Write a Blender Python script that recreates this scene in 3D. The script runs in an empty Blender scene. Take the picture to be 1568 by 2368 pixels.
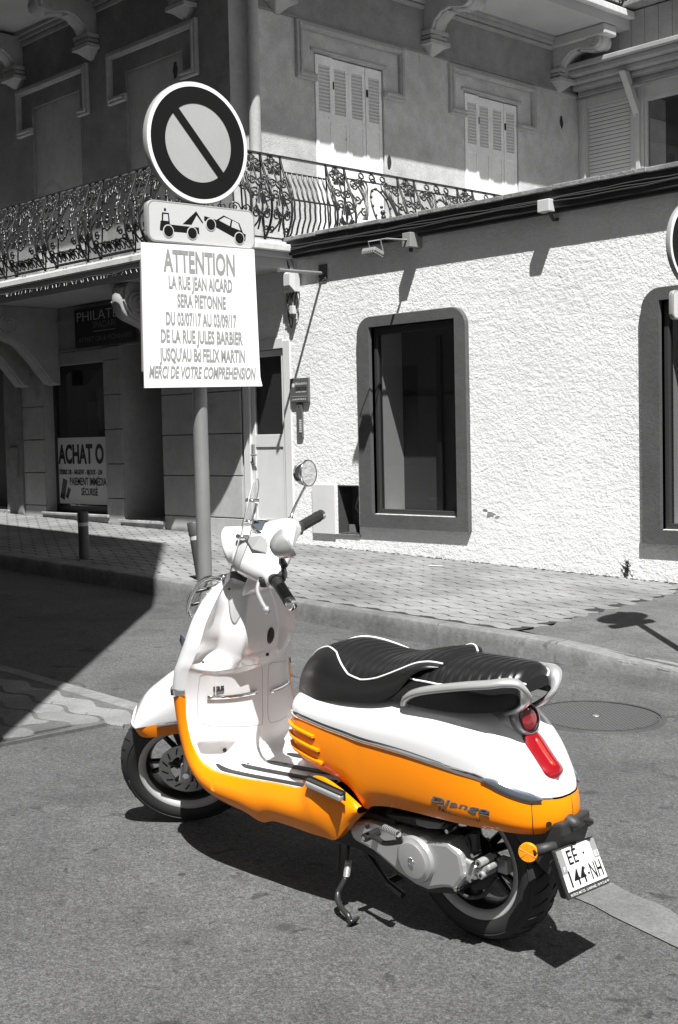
import bpy, bmesh, math, random
from mathutils import Vector, Matrix, noise
from math import sin, cos, tan, pi, radians, sqrt, atan2
random.seed(7)
sc = bpy.context.scene
COL = sc.collection

# ------------------------------------------------------------------ camera
EYE = 1.387
CAM = Vector((0, 0, EYE))
FPX, YAW, PITCH, ROLL = 2960.25, radians(-46.417), radians(3.3534), radians(-1.3067)
_f = Vector((sin(YAW)*cos(PITCH), cos(YAW)*cos(PITCH), -sin(PITCH)))
_r0 = Vector((cos(YAW), -sin(YAW), 0))
_u0 = _r0.cross(_f)
_r = cos(ROLL)*_r0 + sin(ROLL)*_u0
_u = -sin(ROLL)*_r0 + cos(ROLL)*_u0
cam = bpy.data.cameras.new('camera')
cam_ob = bpy.data.objects.new('camera', cam)
COL.objects.link(cam_ob)
cam_ob.matrix_world = Matrix(((_r.x, _u.x, -_f.x, CAM.x), (_r.y, _u.y, -_f.y, CAM.y),
                              (_r.z, _u.z, -_f.z, CAM.z), (0, 0, 0, 1)))
cam.sensor_fit = 'VERTICAL'
cam.sensor_height = 24.0
cam.lens = 24.0 * FPX / 2368.0
cam.clip_end = 500
sc.camera = cam_ob
sc.render.resolution_x, sc.render.resolution_y = 678, 1024

# ------------------------------------------------------------------ light
SUN_TO = Vector((.455, -.35, 1.0)).normalized()      # towards the sun
world = bpy.data.worlds.new('World')
sc.world = world
world.use_nodes = True
nt = world.node_tree
bg = nt.nodes['Background']
sky = nt.nodes.new('ShaderNodeTexSky')
sky.sky_type = 'NISHITA'
sky.sun_disc = False
sky.sun_elevation = math.asin(SUN_TO.z)
sky.sun_rotation = atan2(SUN_TO.x, SUN_TO.y)
# the photograph is black and white around the scooter, taken as through a red filter: a neutral sky
sky.air_density = 1.0; sky.dust_density = .6
bw = nt.nodes.new('ShaderNodeSeparateColor')
nt.links.new(sky.outputs[0], bw.inputs[0])
nt.links.new(bw.outputs[0], bg.inputs[0])
bg.inputs[1].default_value = .072
sun = bpy.data.lights.new('sun', 'SUN')
sun.energy = 5.0
sun.angle = radians(.5)
sun.color = (1, .995, .985)
sun_ob = bpy.data.objects.new('sun', sun)
COL.objects.link(sun_ob)
sun_ob.rotation_euler = (-SUN_TO).to_track_quat('-Z', 'Y').to_euler()
sun_ob.location = (0, 0, 20)
sc.view_settings.view_transform = 'Standard'
sc.view_settings.look = 'None'
sc.view_settings.gamma = 1
sc.view_settings.use_curve_mapping = False
sc.view_settings.exposure = .95
try:
    sc.cycles.max_bounces = 8
    sc.cycles.transparent_max_bounces = 12
    sc.cycles.caustics_reflective = False
    sc.cycles.caustics_refractive = False
except Exception:
    pass

# ------------------------------------------------------------------ survey helpers
# The photograph was surveyed on a 1568 x 2368 grid; these give the real-world point
# where a line of sight meets a real plane (a wall, the ground).
SLOPE = .0265
def gz(x): return -SLOPE*(x + 2.2)
def ray(px, py): return (px-784)/FPX*_r - (py-1184)/FPX*_u + _f
def pY(px, py, Y):
    d = ray(px, py); return CAM + d*(Y/d.y)
def pX(px, py, X):
    d = ray(px, py); return CAM + d*(X/d.x)
def pG(px, py, lift=0):
    d = ray(px, py); t = (lift - SLOPE*2.2 - EYE)/(d.z + SLOPE*d.x); return CAM + d*t

YW = 8.579        # street front of both houses
XR = -10.418      # side wall of the corner house
YE = 14.57        # upper extension behind the roof

# ------------------------------------------------------------------ tagging
def tag(o, label=None, cat=None, group=None, kind=None):
    if label: o['label'] = label
    if cat: o['category'] = cat
    if group: o['group'] = group
    if kind: o['kind'] = kind
    return o
def empty(name, loc=(0, 0, 0)):
    o = bpy.data.objects.new(name, None)
    o.empty_display_size = .1
    o.location = loc
    COL.objects.link(o)
    return o
def put(name, me, parent=None, loc=None):
    o = bpy.data.objects.new(name, me)
    COL.objects.link(o)
    if parent is not None:
        o.parent = parent
        a = parent; loc_ = False
        while a is not None:
            if a.name in LOCAL: loc_ = True
            a = a.parent
        if not loc_:      # geometry is written in world space
            o.matrix_parent_inverse = wm(parent).inverted()
    if loc is not None: o.location = loc
    return o
LOCAL = set()
def wm(o):
    m = o.matrix_basis.copy()
    if o.parent is not None:
        m = wm(o.parent) @ o.matrix_parent_inverse @ m
    return m

# ------------------------------------------------------------------ mesh builder
class MB:
    def __init__(s): s.v = []; s.f = []; s.m = []
    def add(s, vs, fs, mi=0):
        b = len(s.v)
        s.v += [tuple(p) for p in vs]
        s.f += [tuple(b+i for i in f) for f in fs]
        s.m += [mi]*len(fs)
        return s
    def box(s, c, d, R=None, mi=0):
        x, y, z = d[0]/2, d[1]/2, d[2]/2
        vs = [Vector(p) for p in ((-x,-y,-z),(x,-y,-z),(x,y,-z),(-x,y,-z),(-x,-y,z),(x,-y,z),(x,y,z),(-x,y,z))]
        if R is not None: vs = [R @ p for p in vs]
        c = Vector(c)
        return s.add([p+c for p in vs], [(0,3,2,1),(4,5,6,7),(0,1,5,4),(1,2,6,5),(2,3,7,6),(3,0,4,7)], mi)
    def bx(s, a, b, mi=0):
        a, b = Vector(a), Vector(b)
        return s.box((a+b)/2, [abs(b[i]-a[i]) for i in range(3)], None, mi)
    def loft(s, rings, closed=True, caps=True, mi=0, flip=False, loop=False):
        n = len(rings[0]); vs = [p for r in rings for p in r]; fs = []
        m = len(rings)
        for i in range(m if loop else m-1):
            i2 = (i+1) % m
            for j in range(n if closed else n-1):
                k = (j+1) % n
                q = (i*n+j, i*n+k, i2*n+k, i2*n+j)
                fs.append(q[::-1] if flip else q)
        if caps and closed and not loop:
            a = tuple(range(n))[::-1]; b = tuple((m-1)*n+j for j in range(n))
            fs.append(a[::-1] if flip else a); fs.append(b[::-1] if flip else b)
        return s.add(vs, fs, mi)
    def tube(s, pts, r, n=8, mi=0, caps=True, flat=1.0, up=None):
        pts = [Vector(p) for p in pts]
        rs = r if isinstance(r, (list, tuple)) else [r]*len(pts)
        rings = []; nrm = None
        for i, p in enumerate(pts):
            t = (pts[min(i+1, len(pts)-1)] - pts[max(i-1, 0)])
            if t.length < 1e-9: t = Vector((0, 0, 1))
            t.normalize()
            if up is not None:
                nrm = Vector(up) - t*t.dot(Vector(up))
            elif nrm is None:
                a = Vector((0, 0, 1)) if abs(t.z) < .9 else Vector((1, 0, 0))
                nrm = a - t*a.dot(t)
            else: nrm = nrm - t*nrm.dot(t)
            if nrm.length < 1e-6: nrm = t.orthogonal()
            nrm.normalize(); b = t.cross(nrm)
            rings.append([p + nrm*cos(2*pi*k/n)*rs[i]*flat + b*sin(2*pi*k/n)*rs[i] for k in range(n)])
        return s.loft(rings, True, caps, mi)
    def revolve(s, prof, c, ax, n=24, mi=0, caps=True, a0=0, a1=2*pi):
        c = Vector(c); ax = Vector(ax).normalized(); e = ax.orthogonal().normalized(); g = ax.cross(e)
        full = abs(a1-a0-2*pi) < 1e-6
        rings = []
        for r, h in prof:
            rings.append([c + ax*h + (e*cos(a0+(a1-a0)*k/(n if full else n-1)) + g*sin(a0+(a1-a0)*k/(n if full else n-1)))*r for k in range(n)])
        return s.loft(rings, full, caps and full, mi)
    def prism(s, pts, off, mi=0):
        """closed polygon pts (3D) swept by vector off"""
        off = Vector(off); n = len(pts)
        a = [Vector(p) for p in pts]; b = [p+off for p in a]
        fs = [tuple(range(n))[::-1], tuple(range(n, 2*n))] + [(i, (i+1) % n, n+(i+1) % n, n+i) for i in range(n)]
        return s.add(a+b, fs, mi)
    def sphere(s, c, r, n=12, m=8, sc_=(1, 1, 1), mi=0):
        c = Vector(c); rings = []
        for i in range(m+1):
            a = pi*i/m - pi/2
            rr = max(cos(a), 1e-3)
            rings.append([c + Vector((rr*cos(2*pi*k/n)*r*sc_[0], rr*sin(2*pi*k/n)*r*sc_[1], sin(a)*r*sc_[2])) for k in range(n)])
        return s.loft(rings, True, True, mi)
    def mesh(s, name):
        me = bpy.data.meshes.new(name)
        me.from_pydata(s.v, [], s.f)
        return me
    def build(s, name, mats, parent=None, smooth=False, bevel=0, sub=0, loc=None, fix=True, segs=2):
        me = s.mesh(name)
        if not isinstance(mats, (list, tuple)): mats = [mats]
        for m in mats: me.materials.append(m)
        if len(mats) > 1: me.polygons.foreach_set('material_index', s.m)
        if fix:
            bm = bmesh.new(); bm.from_mesh(me)
            bmesh.ops.recalc_face_normals(bm, faces=bm.faces)
            bm.to_mesh(me); bm.free()
        if smooth:
            me.polygons.foreach_set('use_smooth', [True]*len(me.polygons))
            if smooth is not True:
                try: me.set_sharp_from_angle(angle=radians(smooth))
                except Exception: pass
        me.update()
        o = put(name, me, parent, loc)
        if bevel:
            b = o.modifiers.new('bevel', 'BEVEL'); b.width = bevel; b.segments = segs; b.limit_method = 'ANGLE'
            b.angle_limit = radians(35)
        if sub:
            b = o.modifiers.new('subdivision', 'SUBSURF'); b.levels = sub; b.render_levels = sub
        return o
def crom(pts, k=6, closed=False):
    """Catmull-Rom through points (any dimension)"""
    P = [Vector(p) for p in pts]; out = []; n = len(P)
    for i in range(n if closed else n-1):
        if closed: a, b, c, d = P[i-1], P[i], P[(i+1) % n], P[(i+2) % n]
        else: a, b, c, d = P[max(i-1, 0)], P[i], P[i+1], P[min(i+2, n-1)]
        for j in range(k):
            t = j/k
            out.append(.5*((2*b)+(c-a)*t+(2*a-5*b+4*c-d)*t*t+(3*b-a-3*c+d)*t**3))
    if not closed: out.append(P[-1])
    return out
def interp(tab, x):
    """tab: list of (x, v...) ascending; smooth-ish linear interpolation"""
    if x <= tab[0][0]: return tab[0][1:] if len(tab[0]) > 2 else tab[0][1]
    for a, b in zip(tab, tab[1:]):
        if x <= b[0]:
            t = (x-a[0])/(b[0]-a[0])
            r = [p+(q-p)*t for p, q in zip(a[1:], b[1:])]
            return r if len(r) > 1 else r[0]
    return tab[-1][1:] if len(tab[-1]) > 2 else tab[-1][1]

# ------------------------------------------------------------------ materials
def mat(name, c, rough=.8, metal=0, var=None, bump=None, coat=0, spec=.5, trans=0, coords='Position', fleck=None, emit=None, stain=None, objvar=0):
    m = bpy.data.materials.new(name); m.use_nodes = True
    n, l = m.node_tree.nodes, m.node_tree.links
    b = n['Principled BSDF']
    if not isinstance(c, tuple): c = (c, c, c)
    b.inputs['Base Color'].default_value = (*c, 1)
    b.inputs['Roughness'].default_value = rough
    b.inputs['Metallic'].default_value = metal
    b.inputs['Coat Weight'].default_value = coat
    b.inputs['Coat Roughness'].default_value = .04
    b.inputs['Specular IOR Level'].default_value = spec
    b.inputs['Transmission Weight'].default_value = trans
    if coords == 'Position':
        g = n.new('ShaderNodeNewGeometry').outputs['Position']
    else:
        g = n.new('ShaderNodeTexCoord').outputs['Object']
    last = None
    def mul(fac_out, lo, hi, fmin=.3, fmax=.7):
        nonlocal last
        mr = n.new('ShaderNodeMapRange'); l.new(fac_out, mr.inputs[0])
        mr.inputs[1].default_value = fmin; mr.inputs[2].default_value = fmax
        mr.inputs[3].default_value = lo; mr.inputs[4].default_value = hi
        mx = n.new('ShaderNodeMix'); mx.data_type = 'RGBA'; mx.blend_type = 'MULTIPLY'; mx.inputs[0].default_value = 1
        if last is None: mx.inputs[6].default_value = (*c, 1)
        else: l.new(last, mx.inputs[6])
        cb = n.new('ShaderNodeCombineColor'); 
        for i in range(3): l.new(mr.outputs[0], cb.inputs[i])
        l.new(cb.outputs[0], mx.inputs[7]); last = mx.outputs[2]
    for v in (var or []):
        t = n.new('ShaderNodeTexNoise'); l.new(g, t.inputs['Vector'])
        t.inputs['Scale'].default_value = v[0]; t.inputs['Detail'].default_value = 5 if len(v) < 3 else v[2]
        t.inputs['Roughness'].default_value = .6
        mul(t.outputs[0], 1-v[1], 1+v[1])
    if fleck:
        for sc_, lo, hi in fleck:
            t = n.new('ShaderNodeTexVoronoi'); l.new(g, t.inputs['Vector']); t.inputs['Scale'].default_value = sc_
            sp = n.new('ShaderNodeSeparateColor'); l.new(t.outputs['Color'], sp.inputs[0])
            mul(sp.outputs[0], lo, hi, 0, 1)
    if stain:       # dark blotches with a shape of their own: (scale, threshold, darkness)
        for sc_, th, dk in stain:
            t = n.new('ShaderNodeTexNoise'); l.new(g, t.inputs['Vector']); t.inputs['Scale'].default_value = sc_
            t.inputs['Detail'].default_value = 3; t.inputs['Distortion'].default_value = .6
            mul(t.outputs[0], 1, dk, th, th+.05)
    if objvar:
        oi = n.new('ShaderNodeObjectInfo'); mul(oi.outputs['Random'], 1-objvar, 1+objvar, 0, 1)
    if last is not None: l.new(last, b.inputs['Base Color'])
    hn = None
    for bp in (bump or []):
        sc_, st, ds = bp[:3]; kind = bp[3] if len(bp) > 3 else 'noise'
        if kind == 'stroke':        # trowel strokes: noise stretched along a slanting direction
            t = n.new('ShaderNodeTexNoise'); t.inputs['Detail'].default_value = 5; t.inputs['Distortion'].default_value = 1.2
            mp = n.new('ShaderNodeMapping'); mp.inputs['Rotation'].default_value = (0, radians(24), 0); mp.inputs['Scale'].default_value = (3.4, 3, 8)
            l.new(g, mp.inputs[0]); out = t.outputs[0]
        elif kind == 'voronoi':
            t = n.new('ShaderNodeTexVoronoi'); out = t.outputs['Distance']
        else:
            t = n.new('ShaderNodeTexNoise'); t.inputs['Detail'].default_value = 6; t.inputs['Roughness'].default_value = .6; out = t.outputs[0]
        l.new(mp.outputs[0] if kind == 'stroke' else g, t.inputs['Vector']); t.inputs['Scale'].default_value = sc_
        bu = n.new('ShaderNodeBump'); bu.inputs['Strength'].default_value = st; bu.inputs['Distance'].default_value = ds
        l.new(out, bu.inputs['Height'])
        if hn is not None: l.new(hn, bu.inputs['Normal'])
        hn = bu.outputs[0]
    if hn is not None: l.new(hn, b.inputs['Normal'])
    if emit: b.inputs['Emission Color'].default_value = (*c, 1); b.inputs['Emission Strength'].default_value = emit
    return m
def glass_mat(name, tint=.5, gloss=.25, dark=False):
    m = bpy.data.materials.new(name); m.use_nodes = True
    n, l = m.node_tree.nodes, m.node_tree.links
    for x in list(n): n.remove(x)
    out = n.new('ShaderNodeOutputMaterial'); mx = n.new('ShaderNodeMixShader')
    tr = n.new('ShaderNodeBsdfTransparent'); gl = n.new('ShaderNodeBsdfGlossy'); fr = n.new('ShaderNodeFresnel')
    tr.inputs[0].default_value = (tint, tint, tint, 1); gl.inputs['Roughness'].default_value = .01
    gl.inputs[0].default_value = (1, 1, 1, 1)
    gm = n.new('ShaderNodeNewGeometry'); io = n.new('ShaderNodeMath'); io.operation = 'MULTIPLY_ADD'
    io.inputs[1].default_value = 1/1.5-1.5; io.inputs[2].default_value = 1.5     # same reflectance from both faces of the sheet
    l.new(gm.outputs['Backfacing'], io.inputs[0]); l.new(io.outputs[0], fr.inputs[0])
    mr = n.new('ShaderNodeMath'); mr.operation = 'MULTIPLY_ADD'; mr.inputs[1].default_value = 1.0; mr.inputs[2].default_value = gloss
    l.new(fr.outputs[0], mr.inputs[0]); l.new(mr.outputs[0], mx.inputs[0])
    l.new(tr.outputs[0], mx.inputs[1]); l.new(gl.outputs[0], mx.inputs[2]); l.new(mx.outputs[0], out.inputs[0])
    return m
M = {}
M['asphalt'] = mat('asphalt', .062, .92, var=[(.7, .18), (3, .12), (9, .10), (60, .25, 3)], fleck=[(330, .65, 1.6), (175, .72, 1.45)], bump=[(260, .6, .004), (520, .5, .002)], stain=[(2.1, .60, .82), (6, .645, .50), (1.1, .56, .88), (14, .68, .45)])
M['patch'] = mat('asphalt_patch', .085, .92, var=[(2.5, .2), (9, .15), (60, .25, 3)], fleck=[(200, .7, 1.4)], bump=[(170, .5, .005)])
M['paver'] = mat('paver_concrete', .175, .9, var=[(1.1, .34, 3), (9, .12), (80, .12)], bump=[(140, .35, .004)], objvar=.09, fleck=[(230, .85, 1.15)])
M['joint'] = mat('joint_sand', .018, .95, var=[(20, .4)])
M['kerb'] = mat('kerb_stone', .15, .9, var=[(3, .28), (25, .2)], bump=[(60, .4, .006), (200, .3, .003)], stain=[(5, .68, .6)], objvar=.08)
M['concrete'] = mat('pale_concrete', .125, .9, var=[(4, .2), (40, .12)], bump=[(90, .3, .004)], fleck=[(200, .8, 1.2)])
M['roughcast'] = mat('white_roughcast', .80, .92, var=[(.9, .07), (5, .05), (30, .05)], bump=[(1.7, .26, .022, 'stroke'), (22, .42, .022), (58, .68, .013), (150, .5, .005)])
M['surround'] = mat('grey_render', .075, .85, var=[(3, .15), (25, .1)], bump=[(40, .35, .008), (150, .25, .003)])
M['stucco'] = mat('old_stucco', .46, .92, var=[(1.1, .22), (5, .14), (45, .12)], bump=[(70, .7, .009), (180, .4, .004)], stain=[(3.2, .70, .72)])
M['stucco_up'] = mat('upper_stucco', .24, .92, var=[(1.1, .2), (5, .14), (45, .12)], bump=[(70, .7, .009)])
M['stucco_dark'] = mat('shaded_street_stucco', .20, .92, var=[(1.3, .25), (6, .15), (60, .15)], bump=[(60, .6, .01), (170, .35, .005)])  # street front stucco with its shade put into the darker base colour
M['stucco_smooth'] = mat('smooth_render', .38, .85, var=[(2, .14), (14, .08)], bump=[(90, .15, .003)], stain=[(1.7, .64, .8)])
M['moulding'] = mat('painted_moulding', .36, .8, var=[(4, .12), (30, .08)], bump=[(120, .2, .003)])
M['soffit'] = mat('soffit_paint', .42, .85, var=[(1.5, .08)], bump=[(60, .12, .003)])
M['slab'] = mat('balcony_slab_paint', .55, .8, var=[(3, .12), (20, .1)], bump=[(50, .2, .004)], stain=[(6, .66, .7)])
M['shutter'] = mat('old_shutter_paint', .80, .7, var=[(2.5, .1), (25, .07)], bump=[(60, .15, .003)], stain=[(16, .70, .35)])
M['louvre'] = mat('shutter_louvre', .6, .75)
M['black'] = mat('black', .012, .6)
M['iron'] = mat('wrought_iron_paint', .02, .32, spec=.6)
M['cable'] = mat('cable_rubber', .03, .6)
M['fascia'] = mat('dark_fascia', .025, .7, var=[(5, .3)])
M['capping'] = mat('mortar_capping', .22, .9, var=[(6, .35), (40, .2)], bump=[(30, .6, .015)])
M['whitealu'] = mat('white_door_paint', .62, .45, var=[(3, .06)])
M['rolling'] = mat('roller_shutter_plastic', .5, .5)
M['timber'] = mat('painted_timber', .30, .7, var=[(3, .15), (30, .1)], bump=[(50, .15, .003)])
M['timberlight'] = mat('pale_painted_wood', .42, .65, var=[(3, .1)])
M['darkalu'] = mat('anthracite_frame', .035, .4)
M['glass'] = glass_mat('window_glass', .80, .0)
M['shopglass'] = glass_mat('shop_glass', .75, .0)
M['room'] = mat('dark_room', .10, .9)
M['curtain'] = mat('inner_reveal_plaster', .55, .9)
M['signface'] = mat('sign_white', .52, .5, var=[(300, .04)])
M['signgrey'] = mat('reflective_sheet', .36, .5, var=[(300, .08), (3, .06)])
M['signring'] = mat('sign_white_edge', .78, .5)
M['signblack'] = mat('sign_black', .006, .55, spec=.2)
M['signrim'] = mat('sign_grey_rim', .26, .4)
M['board'] = mat('corrugated_board', .86, .6, var=[(3, .03)])
M['letter'] = mat('printed_grey', .16, .7)
M['galv'] = mat('galvanised_steel', .30, .5, metal=.55, var=[(6, .1)])
M['postdark'] = mat('dark_bollard_paint', .06, .5)
M['bandlight'] = mat('bollard_band', .45, .5)
M['castlight'] = mat('worn_iron', .115, .5, metal=.2)
M['cast'] = mat('cast_iron', .055, .65, metal=.2, var=[(12, .2)], bump=[(90, .3, .003)])
M['plaque'] = mat('plaque_grey', .10, .4)
M['text_light'] = mat('plaque_text', .6, .6)
M['shopsign'] = mat('shop_sign_black', .012, .4)
M['gold'] = mat('shop_sign_letter', .6, .5)
M['gold2'] = mat('shop_sign_dim_letter', .2, .5)
M['poster'] = mat('poster_white', .62, .6)
M['posterblack'] = mat('poster_ink', .02, .6)
M['marble'] = mat('marble_step', .40, .6, var=[(6, .25), (30, .15)])
M['opposite'] = mat('opposite_house', .30, .9, var=[(.6, .2), (5, .1)])
M['glassdark'] = mat('dark_window', .03, .1)
M['leaf'] = mat('weed', .06, .8)

def text_mesh(body, size, mat_, M4, name='lettering', parent=None, font_shear=0, bold=.0, align='CENTER', sx=1.0, depth=.0012, space=1.0):
    cu = bpy.data.curves.new('txt', 'FONT')
    cu.body = body; cu.size = size; cu.align_x = align; cu.align_y = 'CENTER'
    cu.shear = font_shear; cu.offset = bold; cu.extrude = depth/2; cu.resolution_u = 3; cu.space_character = space
    to = bpy.data.objects.new('txt', cu); COL.objects.link(to)
    dg = bpy.context.evaluated_depsgraph_get()
    me = bpy.data.meshes.new_from_object(to.evaluated_get(dg))
    bpy.data.objects.remove(to); bpy.data.curves.remove(cu)
    for v in me.vertices: v.co = M4 @ Vector((v.co.x*sx, v.co.y, v.co.z))
    me.materials.clear(); me.materials.append(mat_)
    return put(name, me, parent)
def frame(o, ex, ey, ez):
    ex, ey, ez = Vector(ex).normalized(), Vector(ey).normalized(), Vector(ez).normalized()
    return Matrix(((ex.x, ey.x, ez.x, o[0]), (ex.y, ey.y, ez.y, o[1]), (ex.z, ey.z, ez.z, o[2]), (0, 0, 0, 1)))

M['white'] = mat('white_paint', .75, .25, coat=1.0, spec=.5, coords='Object')
M['orange'] = mat('orange_paint', (.95, .265, .0), .38, coat=.35, spec=.25, coords='Object')
M['chrome'] = mat('chrome', .85, .10, metal=1.0, coords='Object')
M['silver'] = mat('silver_paint', .54, .32, metal=.60, coords='Object', bump=[(700, .05, .001)])
M['casting'] = mat('cast_aluminium', .45, .38, metal=.5, coords='Object', bump=[(300, .15, .001)])
M['darkmetal'] = mat('dark_metal', .06, .5, metal=.5, coords='Object')
M['rubber'] = mat('tyre_rubber', .022, .68, coords='Object', bump=[(200, .1, .001)])
M['plastic'] = mat('black_plastic', .028, .55, coords='Object', bump=[(500, .2, .0006)])
M['leather'] = mat('black_seat_cover', .009, .34, coords='Object', bump=[(420, .25, .0008)], spec=.5)
M['piping'] = mat('white_piping', .70, .5, coords='Object')
M['rimgrey'] = mat('rim_stripe_grey', .34, .35, metal=.6, coords='Object')
M['rimdark'] = mat('rim_black', .02, .35, coords='Object')
M['red'] = mat('red_lens', (.24, .001, .006), .12, coat=1.0, coords='Object')
M['darkred'] = mat('dark_red_reflector', (.16, .002, .006), .1, coat=1.0, coords='Object')
M['redglow'] = mat('red_lens_core', (.75, .02, .01), .3, coords='Object')
M['amber'] = mat('amber_reflector', (.85, .30, .0), .25, coat=.8, coords='Object')
M['smoke'] = mat('smoked_lens', (.16, .19, .22), .08, metal=.6, coat=1.0, coords='Object')
M['screen'] = glass_mat('clear_screen', .82, .08)
M['screenedge'] = mat('screen_edge', .45, .2, coords='Object')
M['grip'] = mat('grip_rubber', .015, .5, coords='Object')
M['greytrim'] = mat('grey_trim', .20, .45, coords='Object')
M['platewhite'] = mat('plate_white', .72, .4, coords='Object')
M['plategrey'] = mat('plate_band_grey', .26, .45, coords='Object')
M['mirror'] = mat('mirror_glass', .75, .02, metal=1.0, coords='Object')
M['rimlight'] = mat('rim_pale_stripe', .50, .4, coords='Object', var=[(20, .08)])
M['nearbed'] = mat('pale_bedding', .085, .9, var=[(6, .25), (40, .2)], bump=[(60, .4, .004)])

# ================================================================== GROUND
TILT = math.atan(SLOPE)
def tilt_ob(o, x, y, lift, rz=0):
    o.rotation_mode = 'XYZ'
    o.matrix_basis = Matrix.Translation((x, y, gz(x)+lift)) @ Matrix.Rotation(TILT, 4, 'Y') @ Matrix.Rotation(rz, 4, 'Z')
def sheet(name, x0, x1, y0, y1, lift, m, nx=1, ny=1, parent=None, liftf=None):
    b = MB(); vs = []; fs = []
    for i in range(nx+1):
        for j in range(ny+1):
            x = x0+(x1-x0)*i/nx; y = y0+(y1-y0)*j/ny
            vs.append((x, y, gz(x)+(liftf(x, y) if liftf else lift)))
    for i in range(nx):
        for j in range(ny):
            a = i*(ny+1)+j; fs.append((a, a+ny+1, a+ny+2, a+1))
    b.add(vs, fs); o = b.build(name, m, parent); return o
road = sheet('road', -120, 60, -60, 60, 0, M['asphalt'], 4, 4); road['kind'] = 'structure'
LIFT = .13
def plift(x):       # the pavement ramps down to a dropped kerb on the right
    return LIFT if x < -4.75 else LIFT - .085*min(1, (x+4.75)/1.3)
# kerb line of the far pavement (outer top edge)
kp = [(-40, 5.93), (-20, 5.93), (-12, 5.93), (-9, 5.93)]
for px, py, lf in ((1011, 1444, .13), (1284, 1480, .13), (1420, 1514, .10), (1568, 1558, .05)):
    q = pG(px, py, lf); kp.append((q.x, q.y))
dx, dy = kp[-1][0]-kp[-2][0], kp[-1][1]-kp[-2][1]
kp += [(kp[-1][0]+1.0, kp[-1][1]-.55), (kp[-1][0]+2.0, kp[-1][1]-1.5), (kp[-1][0]+2.6, kp[-1][1]-3)]
kc = [Vector((a, b, 0)) for a, b in kp]
kline = crom(kc, 24)
def kerb_y(x):
    for a, b in zip(kline, kline[1:]):
        if a.x <= x <= b.x: return a.y+(b.y-a.y)*(x-a.x)/max(b.x-a.x, 1e-6)
    return kline[0].y if x < kline[0].x else -99
far_pavement = empty('pavement'); far_pavement['kind'] = 'structure'
# bedding under the pavers and the asphalt patch
b = MB(); n = 60; vs = []; fs = []
for i in range(n+1):
    x = -30 + 25.6*i/n
    yk = kerb_y(x)+.1 if kerb_y(x) > 0 else 3
    vs += [(x, yk, gz(x)+plift(x)-.0022), (x, YW+.2, gz(x)+plift(x)-.0022)]
for i in range(n):
    if vs[2*i][0] < -5.2: fs.append((2*i, 2*i+2, 2*i+3, 2*i+1))
b.add(vs, fs).build('bedding', M['joint'], far_pavement)
# pavers: wavy interlocking blocks
PL, PH, AMP = .245, .135, .021
def paver_pts(g, gx, ph):
    """outline inset by g across the rows and gx along them, the wave kept"""
    pts = []
    n = 14; wv = lambda x: AMP*sin(2*pi*x/PL+ph)
    for i in range(n+1):
        x = -PL/2+PL*i/n; pts.append((max(-PL/2+gx, min(PL/2-gx, x)), -PH/2+wv(x)+g))
    for i in range(1, 5):
        y = -PH/2+PH*i/5; pts.append((PL/2-.014*sin(2*pi*(y+PH/2)/PH)-gx, y))
    for i in range(n+1):
        x = PL/2-PL*i/n; pts.append((max(-PL/2+gx, min(PL/2-gx, x)), PH/2+wv(x)-g))
    for i in range(1, 5):
        y = PH/2-PH*i/5; pts.append((-PL/2-.014*sin(2*pi*(y+PH/2)/PH)+gx, y))
    return pts
def paver_mesh(ph):
    c = MB()
    r0 = [Vector((x, y, -.03)) for x, y in paver_pts(.0075, .0022, ph)]
    r1 = [Vector((x, y, -.003)) for x, y in paver_pts(.0078, .0024, ph)]
    r2 = [Vector((x, y, 0)) for x, y in paver_pts(.0105, .0045, ph)]
    c.loft([r0, r1, r2], True, False)
    c.add(r2, [tuple(range(len(r2)))])
    return c
pvs = [paver_mesh(0), paver_mesh(pi)]
pmes = [v.mesh('paver') for v in pvs]
for v in pmes: v.materials.append(M['paver'])
# right-hand edge of the paved area, where the asphalt patch begins
bpts = [pG(a, c, LIFT) for a, c in ((1180, 1470), (1221, 1457), (1286, 1444), (1347, 1427), (1400, 1413), (1457, 1400), (1515, 1387), (1568, 1370), (1620, 1350))]
bd = sorted([(p.y, p.x) for p in bpts])
def patch_x(y): return interp(bd, y)
cells = []
j = 0; y = 5.99
while y < YW+.1:
    off = (j % 2)*PL/2
    x = -24+off
    while x < -2.5:
        if x < patch_x(y)-.02 and y > kerb_y(x)+.15:
            cells.append((x, y, j % 2))
        x += PL
    y += PH; j += 1
cells.sort(key=lambda c: c[0]**2+c[1]**2)
def inview(x, y, z, m=60):
    d = Vector((x, y, z))-CAM
    w_ = d.dot(_f)
    if w_ <= 0: return False
    return -m < 784+FPX*d.dot(_r)/w_ < 1568+m
seen = [c for c in cells if inview(c[0], c[1], .2)]
rest = seen[290:] + [c for c in cells if not inview(c[0], c[1], .2)]
for x, y, k in seen[:290]:
    o = bpy.data.objects.new('paver', pmes[k]); COL.objects.link(o); o.parent = far_pavement
    tilt_ob(o, x, y, plift(x)+random.uniform(-.0008, .0008), 0)
b = MB()
for x, y, k in rest:
    dz = random.uniform(-.0008, .0008); pv = pvs[k]
    b.add([(v[0]+x, v[1]+y, gz(x+v[0])+plift(x)+v[2]+dz) for v in pv.v], pv.f)
o = b.build('pavers', M['paver'], far_pavement, fix=False); o['kind'] = 'stuff'
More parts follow.
